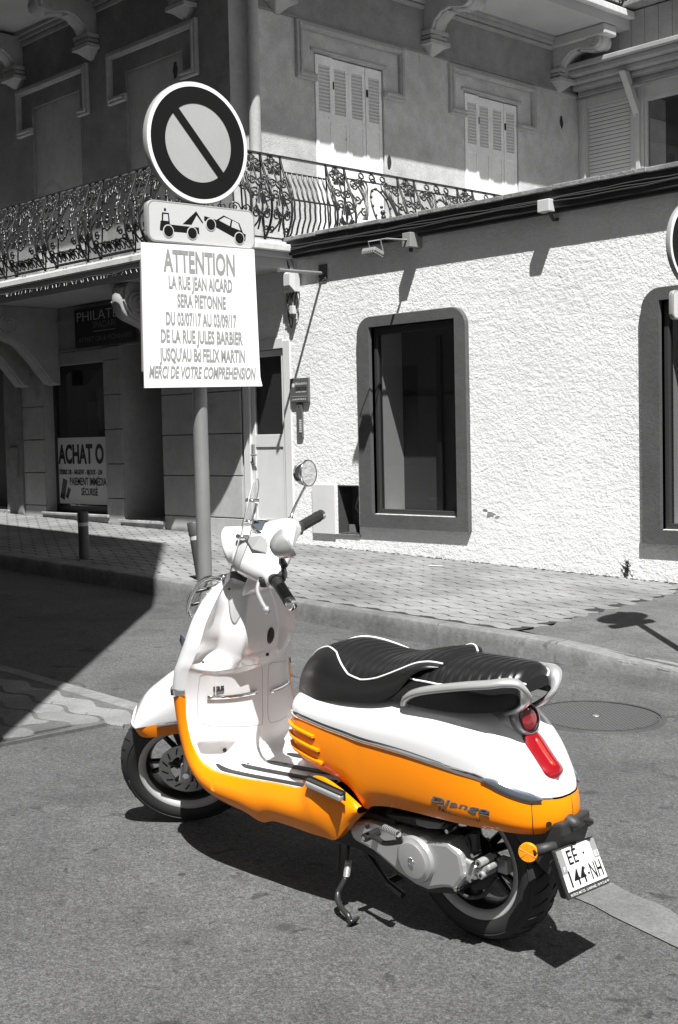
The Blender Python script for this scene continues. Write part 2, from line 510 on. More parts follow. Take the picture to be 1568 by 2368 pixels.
# asphalt patch, its edge following the pavers
b = MB(); vs = []; fs = []; nx = 24; rows_ = [2.2+.05*k for k in range(131)]
for y in rows_:
    y = min(y, YW+.1)
    if y > 6.08: x0 = patch_x(y)-.01+.022*sin(y*29)
    else:
        x0 = patch_x(y)-.02
        while x0 < -1.45 and kerb_y(x0)+.115 > y: x0 += .01
    for i in range(nx+1):
        x = x0+(3.0-x0)*(i/nx)**1.6
        vs.append((x, y, gz(x)+(plift(x)-.004)*min(1, max(0, y-2.2)/.8)+.0055))
for j in range(len(rows_)-1):
    for i in range(nx):
        a = j*(nx+1)+i; fs.append((a, a+1, a+nx+2, a+nx+1))
b.add(vs, fs).build('asphalt_patch', M['patch'], far_pavement)

# kerb stones
kerb = empty('kerb'); kerb['kind'] = 'structure'
jx = [pG(a, c, .13).x for a, c in ((792, 1402), (1011, 1444), (1284, 1480))]
jx = [jx[0]-1.05*k for k in range(14, 0, -1)] + jx + [jx[2]+1.05, jx[2]+2.0, jx[2]+2.9]
for x0, x1 in zip(jx, jx[1:]):
    rings = []; ns = 8
    for i in range(ns+1):
        x = x0+.004+(x1-x0-.008)*i/ns
        y = kerb_y(x); y2 = kerb_y(x+.02); nrm = Vector((-(y2-y), .02, 0)).normalized()
        L = plift(x)+.004; wv = .003*noise.noise(Vector((x*7, 1.3, 0)))
        P = lambda o_, z_: Vector((x, y, gz(x)+z_)) + nrm*(o_+wv)
        rings.append([P(-.012, -.05), P(-.006, L*.5), P(.002, L-.018), P(.008, L-.007), P(.02, L), P(.125, L), P(.13, -.05)])
    MB().loft(rings, True, True).build('kerb_stone', M['kerb'], kerb, smooth=30)
# mortar under the joints
rings = []
for i in range(120):
    x = jx[0]+(jx[-1]-jx[0])*i/119; y = kerb_y(x); nrm = Vector((-(kerb_y(x+.02)-y), .02, 0)).normalized()
    P = lambda o_, z_: Vector((x, y, gz(x)+z_)) + nrm*o_
    rings.append([P(0, -.05), P(.004, plift(x)-.012), P(.11, plift(x)-.006), P(.11, -.05)])
MB().loft(rings).build('kerb_mortar', M['capping'], kerb)
# near pavement, lower left
near_pav = empty('near_pavement'); near_pav['kind'] = 'structure'
reg = [pG(a, c, 0) for a, c in ((-60, 1740), (0, 1723), (58, 1704), (106, 1701), (154, 1693), (192, 1682), (243, 1680), (307, 1675), (325, 1655))]
lo = sorted([(p.x, p.y) for p in reg])
ek0, ek1 = pG(0, 1559, 0), pG(310, 1650, 0)
def edge_y(x): return ek0.y+(ek1.y-ek0.y)*(x-ek0.x)/(ek1.x-ek0.x)
b = MB()
pts = [(-14, 1.0), (-14, edge_y(-14))] + [(ek1.x+.35, edge_y(ek1.x+.35))] + [(p[0], p[1]) for p in lo[::-1]] + [(-5.3, 1.0)]
b.prism([(x, y, gz(x)+.0155) for x, y in pts], (0, 0, -.04)).build('bedding', M['nearbed'], near_pav)
nc = []
j = 0; y = 1.1
SC = 1.28
while y < 3.6:
    x = -14+(j % 2)*PL*SC/2
    while x < -4.2:
        ok = y < edge_y(x)-.03 and (y > interp(lo, x)+.02 if x > lo[0][0] else True)
        if ok: nc.append((x, y, j % 2))
        x += PL*SC
    y += PH*SC; j += 1
nc.sort(key=lambda c: c[0]**2+c[1]**2)
vis = [c for c in nc if inview(c[0], c[1], .1, 100)]
b = MB()
for x, y, k in [c for c in nc if c not in vis] + vis[200:]:
    pv = pvs[k]
    b.add([(v[0]*SC+x, v[1]*SC+y, gz(x+v[0])+.018+v[2]) for v in pv.v], pv.f)
if b.v: b.build('pavers', M['paver'], near_pav, fix=False)['kind'] = 'stuff'
for x, y, k in vis[:200]:
    o = bpy.data.objects.new('paver', pmes[k]); COL.objects.link(o); o.parent = near_pav
    tilt_ob(o, x, y, .018+random.uniform(-.001, .001)); o.matrix_basis = o.matrix_basis @ Matrix.Diagonal((SC, SC, 1, 1))
rings = []
for i in range(31):
    x = -14+(ek1.x+.45+14)*i/30; y = edge_y(x); z = gz(x)
    rings.append([(x, y-.0, z-.02), (x, y, z+.012), (x, y+.01, z+.02), (x, y+.10, z+.016), (x, y+.115, z-.02)])
MB().loft(rings).build('kerb_edging', M['kerb'], near_pav)
# worn concrete gutter strip on the right
q0, q1 = pG(1270, 2048, 0), pG(1568, 2195, 0); t0, t1 = pG(1385, 2030, 0), pG(1568, 2118, 0)
gut = MB(); vs = []; fs = []; n = 30
for i in range(n+1):
    s = -.3+5*i/n
    a = q0+(q1-q0)*s; c = t0+(t1-t0)*s
    wob = .012*noise.noise(Vector((s*9, 0, 0))); wob2 = .03*noise.noise(Vector((s*5, 3, 0)))
    vs += [(a.x, a.y+wob, gz(a.x)+.004), (c.x, c.y+wob2, gz(c.x)+.004)]
for i in range(n): fs.append((2*i, 2*i+2, 2*i+3, 2*i+1))
o = gut.add(vs, fs).build('gutter_strip', M['concrete']); o['kind'] = 'structure'

# manhole
mc = pG(1378, 1657, 0)
man = empty('manhole_cover'); tag(man, 'round cast iron manhole cover with raised lozenges in the road behind the scooter', 'manhole cover')
man.matrix_basis = Matrix.Translation((mc.x, mc.y, gz(mc.x))) @ Matrix.Rotation(TILT, 4, 'Y')
LOCAL.add(man.name)
b = MB(); b.revolve([(.303, -.02), (.303, .006), (.322, .006), (.330, .001), (.330, -.02)], (0, 0, 0), (0, 0, 1), 48, caps=False).build('frame', M['cast'], man, smooth=30)
MB().revolve([(.001, .001), (.297, .001), (.299, -.02)], (0, 0, 0), (0, 0, 1), 48).build('cover', M['cast'], man)
b = MB(); p_ = .031
for i in range(-12, 13):
    for j in range(-24, 25):
        x = i*p_+(j % 2)*p_/2; y = j*p_/2*.72
        if x*x+y*y < .283**2 and x*x+y*y > .02**2:
            for s in (-1, 1):
                b.box((x+s*p_*.25, y+p_*.09, .003), (p_*.52, .0045, .0045), Matrix.Rotation(s*-.42, 3, 'Z'))
b.build('raised_pattern', M['castlight'], man)['kind'] = 'stuff'
MB().revolve([(.001, .006), (.016, .006), (.019, .001)], (0, 0, 0), (0, 0, 1), 16).build('centre_boss', M['galv'], man)
# drain grate by the kerb
gc = pG(1140, 1511, 0)
gr = empty('drain_grate'); tag(gr, 'slotted iron drain grate against the kerb, seen just above the scooter seat', 'drain grate')
gr.matrix_basis = Matrix.Translation((gc.x, kerb_y(gc.x)-.20, gz(gc.x))) @ Matrix.Diagonal((.78, .68, 1, 1)) @ Matrix.Rotation(TILT, 4, 'Y')
LOCAL.add(gr.name)
MB().bx((-.40, -.25, -.03), (.40, .25, .001)).build('pit', M['black'], gr)
b = MB()
for a, c in (((-.42, -.27), (.42, -.23)), ((-.42, .23), (.42, .27)), ((-.42, -.23), (-.38, .23)), ((.38, -.23), (.42, .23)), ((-.38, -.02), (.38, .02))):
    b.bx((*a, -.02), (*c, .008))
b.build('frame', M['cast'], gr, bevel=.003)
b = MB()
for i in range(1, 12):
    x = -.38+.76*i/12
    o = MB().bx((x-.016, -.23, -.02), (x+.016, -.02, .007)).bx((x-.016, .02, -.02), (x+.016, .23, .007)).build('bar', M['cast'], gr)

# ================================================================== WHITE HOUSE
ZT = 3.352
white = empty('white_house', (-6, YW, gz(-6)+LIFT)); tag(white, 'single storey white roughcast building with dark framed shop windows and a low flat roof', 'building')
def gwall(parent, name, m, x0, x1, z1, holes, Y=YW, thick=.35, base=None, rows=1, revmat=None):
    """wall in the street plane with rectangular holes (hx0,hx1,hz0,hz1); follows the sloping pavement"""
    xs = sorted({x0, x1, *[h[0] for h in holes], *[h[1] for h in holes]}); xs = [x for x in xs if x0 <= x <= x1]
    zs = sorted({z1, *[h[2] for h in holes], *[h[3] for h in holes]})
    zlo = -.2
    zs = [zlo]+zs
    b = MB()
    for a, c in zip(xs, xs[1:]):
        for d, e in zip(zs, zs[1:]):
            if e > z1+1e-6: continue
            if any(h[0] <= a+1e-6 and h[1] >= c-1e-6 and h[2] <= d+1e-6 and h[3] >= e-1e-6 for h in holes): continue
            b.add([(a, Y, d), (c, Y, d), (c, Y, e), (a, Y, e)], [(0, 1, 2, 3)])
    o = b.build(name, m, parent, fix=False)
    for h in holes:
        r = MB()
        a, c, d, e = h[:4]; T = h[4] if len(h) > 4 else thick
        r.add([(a, Y, d), (c, Y, d), (c, Y+T, d), (a, Y+T, d), (a, Y, e), (c, Y, e), (c, Y+T, e), (a, Y+T, e)],
              [(0, 1, 2, 3), (4, 7, 6, 5), (0, 3, 7, 4), (1, 5, 6, 2)])
        if T > 0: r.build('reveal', revmat or m, parent, fix=False)
    return o
W1 = (-8.52, -7.46, .655, 2.405); W2 = (-5.40, -4.30, .62, 2.37)
CB = (-9.03, -8.73, .445, .92, .22)
DR = (-10.40, -9.70, .20, 2.37, .12)
gwall(white, 'wall', M['roughcast'], -10.44, 2.5, ZT-.02, [W1, W2, CB, DR])
MB().bx((-9.6, YW+.4, -.2), (2.5, 14.5, ZT-.05)).build('rear_block', M['surround'], white)  # body of the house behind the shop rooms
# roof coping and dark fascia
b = MB()
x = -9.62; k = 0
while x < 2.4:
    L = random.uniform(.42, .5); dz = random.uniform(-.006, .006)
    MB().bx((x, YW-.125, ZT-.028+dz), (x+L-.006, YW+.2, ZT+.012+dz)).build('coping_tile', M['capping'], white, bevel=.006)
    x += L
MB().bx((-9.62, YW-.105, ZT-.165), (2.5, YW+.05, ZT-.031)).build('fascia', M['fascia'], white)
MB().bx((-9.62, YW-.06, ZT-.19), (2.5, YW+.02, ZT-.166)).build('fascia_strip', M['fascia'], white)
MB().bx((-9.6, YW+.15, ZT-.06), (2.5, 14.6, ZT-.012)).build('flat_roof', M['capping'], white)
# cables strung under the coping
for k in range(3):
    pts = []
    for i in range(60):
        x = -9.75+11.5*i/59
        pts.append((x, YW-.108-.003*k, ZT-.085-.016*k+.006*sin(x*3.1+k*2)+.004*sin(x*11+k)))
    MB().tube(pts, .007, 5).build('cable', M['cable'], white, smooth=True)
def rrect(x0, x1, z0, z1, r, n=6, bottom=.01):
    P = [(x1, z0), (x1, z1-r)]
    for i in range(1, n): a = pi/2*i/n; P.append((x1-r+r*cos(a), z1-r+r*sin(a)))
    P += [(x1-r, z1), (x0+r, z1)]
    for i in range(1, n): a = pi/2+pi/2*i/n; P.append((x0+r+r*cos(a), z1-r+r*sin(a)))
    P += [(x0, z1-r), (x0, z0)]
    return P
def inner_for(P, h, ox0, ox1, oz1, r):
    out = []
    x0, x1, z0, z1 = h[:4]
    n = len(P)
    for i, (x, z) in enumerate(P):
        if i == 0: out.append((x1, z0)); continue
        if i == n-1: out.append((x0, z0)); continue
        if i <= 1+3: out.append((x1, z1-.02*(4-i)/3*8*.5)) if i < 4 else out.append((x1, z1))
        elif i >= n-5: out.append((x0, z1)) if i == n-5 else out.append((x0, z1-.02*(i-(n-5))/3*8*.5))
        else:
            t = (i-4)/(n-9); out.append((x1+(x0-x1)*t, z1))
    return out
def shop_window(h, oz0):
    x0, x1, z0, z1 = h[:4]
    P = rrect(x0-.165, x1+.135, oz0, z1+.10, .17)
    Q = inner_for(P, h, 0, 0, 0, 0)
    b = MB(); n = len(P); D = .040
    o1 = [(x, YW+.01, z) for x, z in P]; o2 = [(x, YW-D+.012, z) for x, z in P]
    o3 = [(x+(.008 if x < (x0+x1)/2 else -.008), YW-D, z-.006) for x, z in P]
    i3 = [(x, YW-D, z) for x, z in Q]; i4 = [(x, YW+.12, z) for x, z in Q]
    b.loft([o1, o2, o3, i3, i4], False, False)
    # bottom bar
    A, B_ = (P[0], P[-1]), (Q[0], Q[-1])
    b.bx((P[-1][0]+.004, YW-D-.004, oz0-.003), (P[0][0]-.004, YW+.01, z0-.004))
    b.build('window_surround', M['surround'], white)
    b = MB(); fw = .045; Y0 = YW+.03; Y1 = YW+.09
    b.bx((x0, Y0, z0), (x0+fw, Y1, z1)).bx((x1-fw, Y0, z0), (x1, Y1, z1)).bx((x0+fw, Y0, z0), (x1-fw, Y1, z0+fw)).bx((x0+fw, Y0, z1-fw*1.6), (x1-fw, Y1, z1))
    win = b.build('window_frame', M['darkalu'], white, bevel=.006)
    MB().bx((x0+fw-.01, YW+.055, z0+fw-.01), (x1-fw+.01, YW+.061, z1-fw)).build('pane', M['glass'], win)
    # shallow room behind the glass: pale return wall on the left, dark room
    MB().bx((x0-.02, YW+.12, z0-.05), (x0+.02, YW+.395, z1+.05)).build('pale_return', M['curtain'], win)
    r = MB(); X0, X1, Z0, Z1, YB = x0-.0, x1+.05, z0-.05, z1+.05, YW+.39
    r.add([(X0, YW+.1, Z0), (X1, YW+.1, Z0), (X1, YB, Z0), (X0, YB, Z0), (X0, YW+.1, Z1), (X1, YW+.1, Z1), (X1, YB, Z1), (X0, YB, Z1)],
          [(0, 1, 2, 3), (4, 7, 6, 5), (1, 5, 6, 2), (3, 2, 6, 7)])
    r.build('room', M['room'], win, fix=False)
    MB().bx((x0+.50, YW+.34, z0+.02), (x0+.55, YW+.38, z1-.10)).bx((x0+.05, YW+.36, z0+1.10), (x1-.02, YW+.38, z0+1.13)).build('inner_frame', M['darkalu'], win)
    return win
shop_window(W1, .53)
shop_window(W2, .51)
# glazed door on the left end
dr = empty('door', (-10.05, YW, .4)); dr.parent = white; dr.matrix_parent_inverse = wm(white).inverted()
x0, x1, z0, z1 = DR[:4]
b = MB(); f = .075
b.bx((x0-.03, YW-.012, z0), (x0+f, YW+.06, z1)).bx((x1-f, YW-.012, z0), (x1+.03, YW+.06, z1)).bx((x0+f, YW-.012, z1-f), (x1-f, YW+.06, z1+.03))
b.build('door_frame', M['whitealu'], dr, bevel=.004)
a0, a1 = x0+f+.008, x1-f-.008
b = MB(); g = .05
b.bx((a0, YW+.015, z0), (a0+g, YW+.05, z1-f-.008)).bx((a1-g, YW+.015, z0), (a1, YW+.05, z1-f-.008)).bx((a0+g, YW+.015, z1-f-.07), (a1-g, YW+.05, z1-f-.008))
b.bx((a0+g, YW+.015, 1.30), (a1-g, YW+.05, 1.43)).bx((a0+g, YW+.015, z0), (a1-g, YW+.05, .55)).bx((a0+g, YW+.026, .55), (a1-g, YW+.046, 1.30))
b.build('door_leaf', M['whitealu'], dr, bevel=.003)
MB().bx((a0+g-.005, YW+.03, 1.43), (a1-g+.005, YW+.036, z1-f-.07)).build('pane', M['shopglass'], dr)
MB().bx((a0-.02, YW+.075, z0), (a1+.02, YW+.085, z1)).build('dark_hall', M['room'], dr)
MB().bx((a0+.012, YW-.012, 1.13), (a0+.035, YW+.02, 1.33)).tube([(a0+.024, YW-.03, 1.22), (a0+.12, YW-.035, 1.22)], .008).build('handle', M['galv'], dr)
# meter cabinet low in the wall
cb = empty('meter_cabinet', (-9.0, YW, .45)); tag(cb, 'open meter cabinet low in the white wall beside the shop window, pale door', 'meter cabinet')
MB().bx((-9.37, YW-.028, .44), (-9.04, YW-.010, .925)).build('cabinet_door', M['whitealu'], cb, bevel=.004)
MB().bx((-9.028, YW+.19, .447), (-8.732, YW+.2, .918)).bx((-9.028, YW+.002, .447), (-9.02, YW+.19, .918)).bx((-8.74, YW+.002, .447), (-8.732, YW+.19, .918)).bx((-9.02, YW+.002, .447), (-8.74, YW+.19, .455)).bx((-9.02, YW+.002, .910), (-8.74, YW+.19, .918)).build('recess_shade_lining', M['cast'], cb)  # dark lining added to put shade into the open recess
b = MB().bx((-9.00, YW+.12, .457), (-8.94, YW+.18, .53)).bx((-8.86, YW+.15, .60), (-8.80, YW+.18, .80))
b.tube([(-8.86, YW+.12, .8), (-8.88, YW+.1, .7), (-8.8, YW+.1, .62), (-8.83, YW+.12, .5)], .008)
b.build('meter', M['galv'], cb)
MB().bx((-9.05, YW-.012, .425), (-8.72, YW+.02, .444)).build('sill', M['concrete'], cb)

# ================================================================== CORNER HOUSE
house = empty('corner_house', (-12.5, YW, gz(-12.5)+LIFT)); tag(house, 'old two storey corner house with stucco walls, shutters and wrought iron balconies', 'building')
XC = -10.507
ZS = 6.56          # soffit of the upper balcony
X_REC = (-12.66, -11.86, .1, 2.75, .62)
X_SHW = (-14.42, -13.02, .52, 2.36, .20)
X_LFT = (-17.2, -15.36, .1, 2.9, .5)
gwall(house, 'street_wall', M['stucco_smooth'], -22, XC, 3.05, [X_REC, X_SHW, X_LFT])
blind = [(-12.39, -11.31, 3.2, 5.60, .035), (-14.46, -13.35, 3.2, 5.60, .035), (-17.4, -16.3, 3.2, 5.60, .035)]
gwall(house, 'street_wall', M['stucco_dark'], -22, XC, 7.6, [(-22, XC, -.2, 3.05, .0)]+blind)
for h in blind:
    MB().add([(h[0], YW+.035, h[2]), (h[1], YW+.035, h[2]), (h[1], YW+.035, h[3]), (h[0], YW+.035, h[3])], [(0, 1, 2, 3)]).build('blind_window', M['stucco_smooth'], house, fix=False)
# side wall with shutter openings (plane X = XR)
YC = pX(595, 300, XR).y
sh = []
for (a, c, d) in (((725, 120), (886, 161), 1), ((1072, 210), (1198, 243), 2)):
    p, q = pX(*a, XR), pX(*c, XR); sh.append((p.y, q.y, 3.25, (p.z+q.z)/2))
def xwall(name, m, y0, y1, z0, z1, holes, T=.12):
    ys = sorted({y0, y1, *[h[0] for h in holes], *[h[1] for h in holes]}); zs = sorted({z0, z1, *[h[2] for h in holes], *[h[3] for h in holes]})
    b = MB()
    for a, c in zip(ys, ys[1:]):
        for d, e in zip(zs, zs[1:]):
            if any(h[0] <= a+1e-6 and h[1] >= c-1e-6 and h[2] <= d+1e-6 and h[3] >= e-1e-6 for h in holes): continue
            b.add([(XR, a, d), (XR, c, d), (XR, c, e), (XR, a, e)], [(0, 1, 2, 3)])
    o = b.build(name, m, house, fix=False)
    for a, c, d, e in [h[:4] for h in holes]:
        r = MB(); r.add([(XR, a, d), (XR, c, d), (XR-T, c, d), (XR-T, a, d), (XR, a, e), (XR, c, e), (XR-T, c, e), (XR-T, a, e)],
              [(0, 1, 2, 3), (4, 7, 6, 5), (0, 3, 7, 4), (1, 5, 6, 2)])
        r.build('reveal', m, house, fix=False)
ZSTR = 5.90       # string line: darker band above
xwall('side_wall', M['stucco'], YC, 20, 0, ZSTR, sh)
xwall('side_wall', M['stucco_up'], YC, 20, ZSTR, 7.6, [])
# chamfered corner
MB().add([(XC, YW, 0), (XR, YC, 0), (XR, YC, 7.6), (XC, YW, 7.6)], [(0, 1, 2, 3)]).build('corner_pilaster', M['stucco_smooth'], house, fix=False)
# downpipe
b = MB(); b.tube([(XR+.085, YC-.10, z) for z in (3.2, 4.5, 5.6, 7.4)], .062, 14)
dp = b.build('downpipe', M['moulding'], house, smooth=40)
for z in (4.0, 5.55): MB().tube([(XR+.085, YC-.10, z), (XR+.085, YC-.10, z+.05)], .072, 14).build('pipe_collar', M['moulding'], dp, smooth=40)

def moulding(pts, width, depth, outv, name='window_moulding'):
    """stepped moulding along a polyline; outv = outwards from wall"""
    outv = Vector(outv)
    for w_, d_, o_ in ((width, depth, 0), (width*.45, depth*1.45, -width*.12)):
        b = MB()
        for k, (p, q) in enumerate(zip(pts, pts[1:])):
            p, q = Vector(p), Vector(q); t = (q-p).normalized(); s = outv.cross(t)
            e_ = w_/2-.0025*(k % 2); dd = d_+.0025*(k % 2); hw = w_/2-.0015*(k % 2)
            c = [p-t*e_+s*(hw+o_), p-t*e_+s*(-hw+o_), q+t*e_+s*(-hw+o_), q+t*e_+s*(hw+o_)]
            b.prism([v-outv*.01 for v in c], outv*(dd+.01))
        b.build(name, M['moulding'], house, bevel=.012)
def hood(y0, y1, zt, zb, oy0, oy1, ozt, make, outv):
    moulding([make(oy0-.02, zb), make(y0, zb), make(y0, zt), make(y1, zt), make(y1, zb), make(oy1+.02, zb)], .085, .045, outv)
xm = lambda y, z: Vector((XR, y, z)); ymk = lambda x, z: Vector((x, YW, z))
for (a, c, e, f_), s in zip((((680, 43), (930, 115), (930, 232), (685, 180)), ((1035, 145), (1235, 205), (1235, 305), (1035, 262))), sh):
    A, C_, E_, F_ = [pX(*t, XR) for t in (a, c, e, f_)]
    hood(A.y+.04, C_.y-.04, (A.z+C_.z)/2-.04, (E_.z+F_.z)/2+.03, s[0], s[1], s[3], xm, (1, 0, 0))
    moulding([xm(s[0]-.03, s[3]+.03), xm(s[1]+.03, s[3]+.03)], .04, .02, (1, 0, 0), 'lintel_fillet')
for x0_, x1_, o0, o1 in ((-12.68, -11.06, -12.39, -11.31), (-14.74, -13.18, -14.46, -13.35), (-17.6, -16.1, -17.4, -16.3)):
    hood(x0_, x1_, 5.83, 5.32, o0, o1, 5.6, ymk, (0, -1, 0))
# string course line
MB().bx((XR, YC, ZSTR-.012), (XR+.018, 20, ZSTR+.012)).build('string_course', M['stucco_up'], house)
# cornice below the soffit
for d_, zz_ in ((.03, .16), (.06, .10), (.09, .05)):
    MB().bx((XR, YC, ZS-zz_), (XR+d_, 14.2, ZS-zz_+.045)).build('cornice', M['moulding'], house)
    MB().bx((-14.9, YW-d_, ZS-zz_), (XC, YW, ZS-zz_+.045)).build('cornice', M['moulding'], house)
# stains: chipped plaster
for px, py, s in ((1135, 1190, .55), (1122, 1180, .3), (1150, 1196, .3)):
    p = pY(px, py, YW); ring = []
    for k in range(14):
        a = 2*pi*k/14; r_ = s*(.06+.05*noise.noise(Vector((k*1.3, px*.1, 0)))); ring.append((p.x+r_*cos(a)*1.4, YW-.0012, p.z+r_*sin(a)*.7))
    MB().add(ring, [tuple(range(14))]).build('plaster_chip', M['capping'], white)
for px, py, s in ((1298, 282, 1.0), (900, 375, .9), (400, 160, 1.1)):
    p = pX(px, py, XR) if px > 600 else pY(px, py, YW)
    b = MB(); n = 12
    ring = []
    for k in range(n):
        a = 2*pi*k/n; r_ = s*(.05+.03*noise.noise(Vector((k*1.7, px, 0))))
        du, dv = r_*cos(a)*.8, r_*sin(a)*1.7
        ring.append(Vector((XR+.003, p.y+du, p.z+dv)) if px > 600 else Vector((p.x+du, YW-.003 if px > 600 else YW+.032, p.z+dv)))
    b.add(ring, [tuple(range(n))]); b.build('plaster_chip', M['fascia'], house)
# shutters on the side wall: two pairs, folding leaves with louvres above and boards below
def shutters(s):
    y0, y1, z0, z1 = s
    n = 4; w_ = (y1-y0-.02)/n
    for k in range(n):
        a = y0+.01+k*w_; c = a+w_-.006
        ang = 0
        L = []
        X0 = XR-.055+(.03 if k == 0 else 0)+(.004*(k % 2))
        root = MB(); fr = .045; zl0 = z1-.62; zl1 = z1-.12
        root.bx((X0, a, z0), (X0+.035, a+fr, z1-.02)).bx((X0, c-fr, z0), (X0+.035, c, z1-.02))
        root.bx((X0, a+fr, zl1), (X0+.035, c-fr, z1-.02)).bx((X0, a+fr, zl0-.10), (X0+.035, c-fr, zl0))
        root.bx((X0+.006, a+fr, z0), (X0+.026, c-fr, zl0-.10))
        o = root.build('shutter_leaf', M['shutter'], house, bevel=.003)
        nl = 13
        for i in range(nl):
            z = zl0+(zl1-zl0)*(i+.5)/nl
            MB().box((X0+.018, (a+c)/2, z), (.008, c-a-2*fr, .042), Matrix.Rotation(radians(40), 3, 'Y')).build('louvre', M['louvre'], o)
        b = MB().bx((X0+.036, a+.005, z1-.35), (X0+.046, a+.03, z1-.27))
        if k in (1, 3): b.build('hinge', M['black'], o)
for s in sh: shutters(s)
# ---- corbels
def corbel(name, base, outv, side, width, prof, vol, pend=True, m=None, parent=None):
    """prof: (out, down) outline; vol: (out, down, radius) volute"""
    m = m or M['moulding']; base = Vector(base); outv = Vector(outv); side = Vector(side)
    P = lambda o_, d_, s_=0: base+outv*o_-Vector((0, 0, d_))+side*s_
    b = MB(); b.prism([P(o_, d_, -width/2) for o_, d_ in prof], side*width)
    root = b.build(name, m, parent or house, bevel=.01)
    b = MB()
    o_, d_, r_ = vol
    b.tube([P(o_, d_, -width/2-.02), P(o_, d_, width/2+.02)], r_, 20)
    b.build('volute', m, root, smooth=40)
    for s_ in (-width/2-.022, width/2+.022):
        b = MB(); sp = []
        for k in range(34):
            a = k/33*4.2*pi+.5; rr = r_*(.95-.85*k/33)
            sp.append(P(o_+rr*cos(a), d_+rr*sin(a), s_))
        b.tube(sp, r_*.085, 5)
        b.build('spiral', m, root, smooth=True)
    # raised outer rib following the profile
    b = MB(); pp = [P(o2, d2) for o2, d2 in prof[2:-1]]
    b.tube(crom(pp, 4), width*.36, 8, flat=.35, up=outv)
    b.build('rib', m, root, smooth=True)
    if pend:
        dl = prof[-1][1]; b = MB()
        for (dd, w1, h1) in ((-.10, .66, .05), (-.04, .60, .04), (.02, .72, .05)):
            b.bx(P(0, dl+dd+.0, -width*w1), P(.14*w1*1.7, dl+dd+h1, width*w1))
        b.build('corbel_base', m, root, bevel=.006)
        q = [P(0, dl+.07, -width*.55), P(.15, dl+.07, -width*.55), P(.15, dl+.07, width*.55), P(0, dl+.07, width*.55)]
        t = [P(0, dl+.17, -width*.12), P(.03, dl+.17, -width*.12), P(.03, dl+.17, width*.12), P(0, dl+.17, width*.12)]
        MB().loft([q, t]).build('pendant', m, root)
    return root
UP = [(o_*.88, d_*.76) for o_, d_ in [(0, 0), (.80, 0), (.86, .10), (.84, .24), (.74, .31), (.62, .29), (.46, .24), (.32, .27), (.2, .37), (.14, .50), (.13, .62), (0, .62)]]
UPV = (.66, .14, .095)
for px, py in ((995, 125), (1290, 205)):
    p = pX(px, py, XR)
    corbel('corbel', (XR, p.y, ZS-.04), (1, 0, 0), (0, 1, 0), .24, UP, UPV)
for px, py in ((645, 25),):
    corbel('corbel', (XR, YC+.30, ZS-.04), (1, 0, 0), (0, 1, 0), .24, UP, UPV)
for px, py in ((213, 130), (433, 30), (45, 205)):
    p = pY(px, py, YW)
    corbel('corbel', (p.x, YW, ZS-.04), (0, -1, 0), (1, 0, 0), .24, UP, UPV)
LP = [(0, 0), (.80, 0), (.84, .06), (.86, .2), (.80, .34), (.66, .40), (.52, .46), (.36, .62), (.2, .80), (.1, .92), (0, .95)]
LPV = (.70, .22, .125)
lx = [pY(133, 760, YW).x-.1, pY(285, 690, YW-.69).x+.14, pY(66, 800, YW).x-.1, -10.75]
for x_ in lx:
    corbel('corbel', (x_, YW, 3.06), (0, -1, 0), (1, 0, 0), .26, LP, LPV, pend=False)

# ---- balconies
YB, XB = 7.60, -9.50
def slab_poly(z, yo, xo, r=.45, xl=-22, yr=14.4):
    P = [(xl, YW), (xl, yo)]
    n = 8
    P.append((xo-r, yo))
    for i in range(1, n): a = -pi/2+pi/2*i/n; P.append((xo-r+r*cos(a), yo+r+r*sin(a)))
    P += [(xo, yo+r), (xo, yr), (XR, yr), (XR, YC), (XC, YW)]
    return [Vector((x, y, z)) for x, y in P]
low = empty('balcony', (XR, YW, 3.1)); low.parent = house; low.matrix_parent_inverse = wm(house).inverted()
MB().prism(slab_poly(3.06, YB+.10, XB-.10), (0, 0, .10)).build('soffit', M['soffit'], low)
MB().prism(slab_poly(3.161, YB+.035, XB-.035), (0, 0, .05)).build('fascia_moulding', M['soffit'], low, bevel=.008)
MB().prism(slab_poly(3.212, YB, XB), (0, 0, .075)).build('slab_edge', M['slab'], low, bevel=.012)
MB().prism(slab_poly(3.288, YB+.06, XB-.06), (0, 0, .03)).build('deck', M['slab'], low)
upb = empty('balcony', (XR, YW, ZS)); upb.parent = house; upb.matrix_parent_inverse = wm(house).inverted()
YU, XU = 7.60, -9.47
MB().prism(slab_poly(ZS, YU+.08, XU-.08, xl=-14.95, yr=20), (0, 0, .12)).build('soffit', M['soffit'], upb)
MB().prism(slab_poly(ZS+.121, YU, XU, xl=-15, yr=20), (0, 0, .09)).build('slab_edge', M['slab'], upb, bevel=.012)
MB().bx((-15.1, YU, ZS-.12), (-14.9, YW, ZS-.002)).build('end_beam', M['soffit'], upb)
pb = pX(1290, 205, XR)
MB().bx((XR, pb.y-.16, ZS-.14), (XU-.1, pb.y+.12, ZS-.002)).build('end_beam', M['soffit'], upb, bevel=.02)

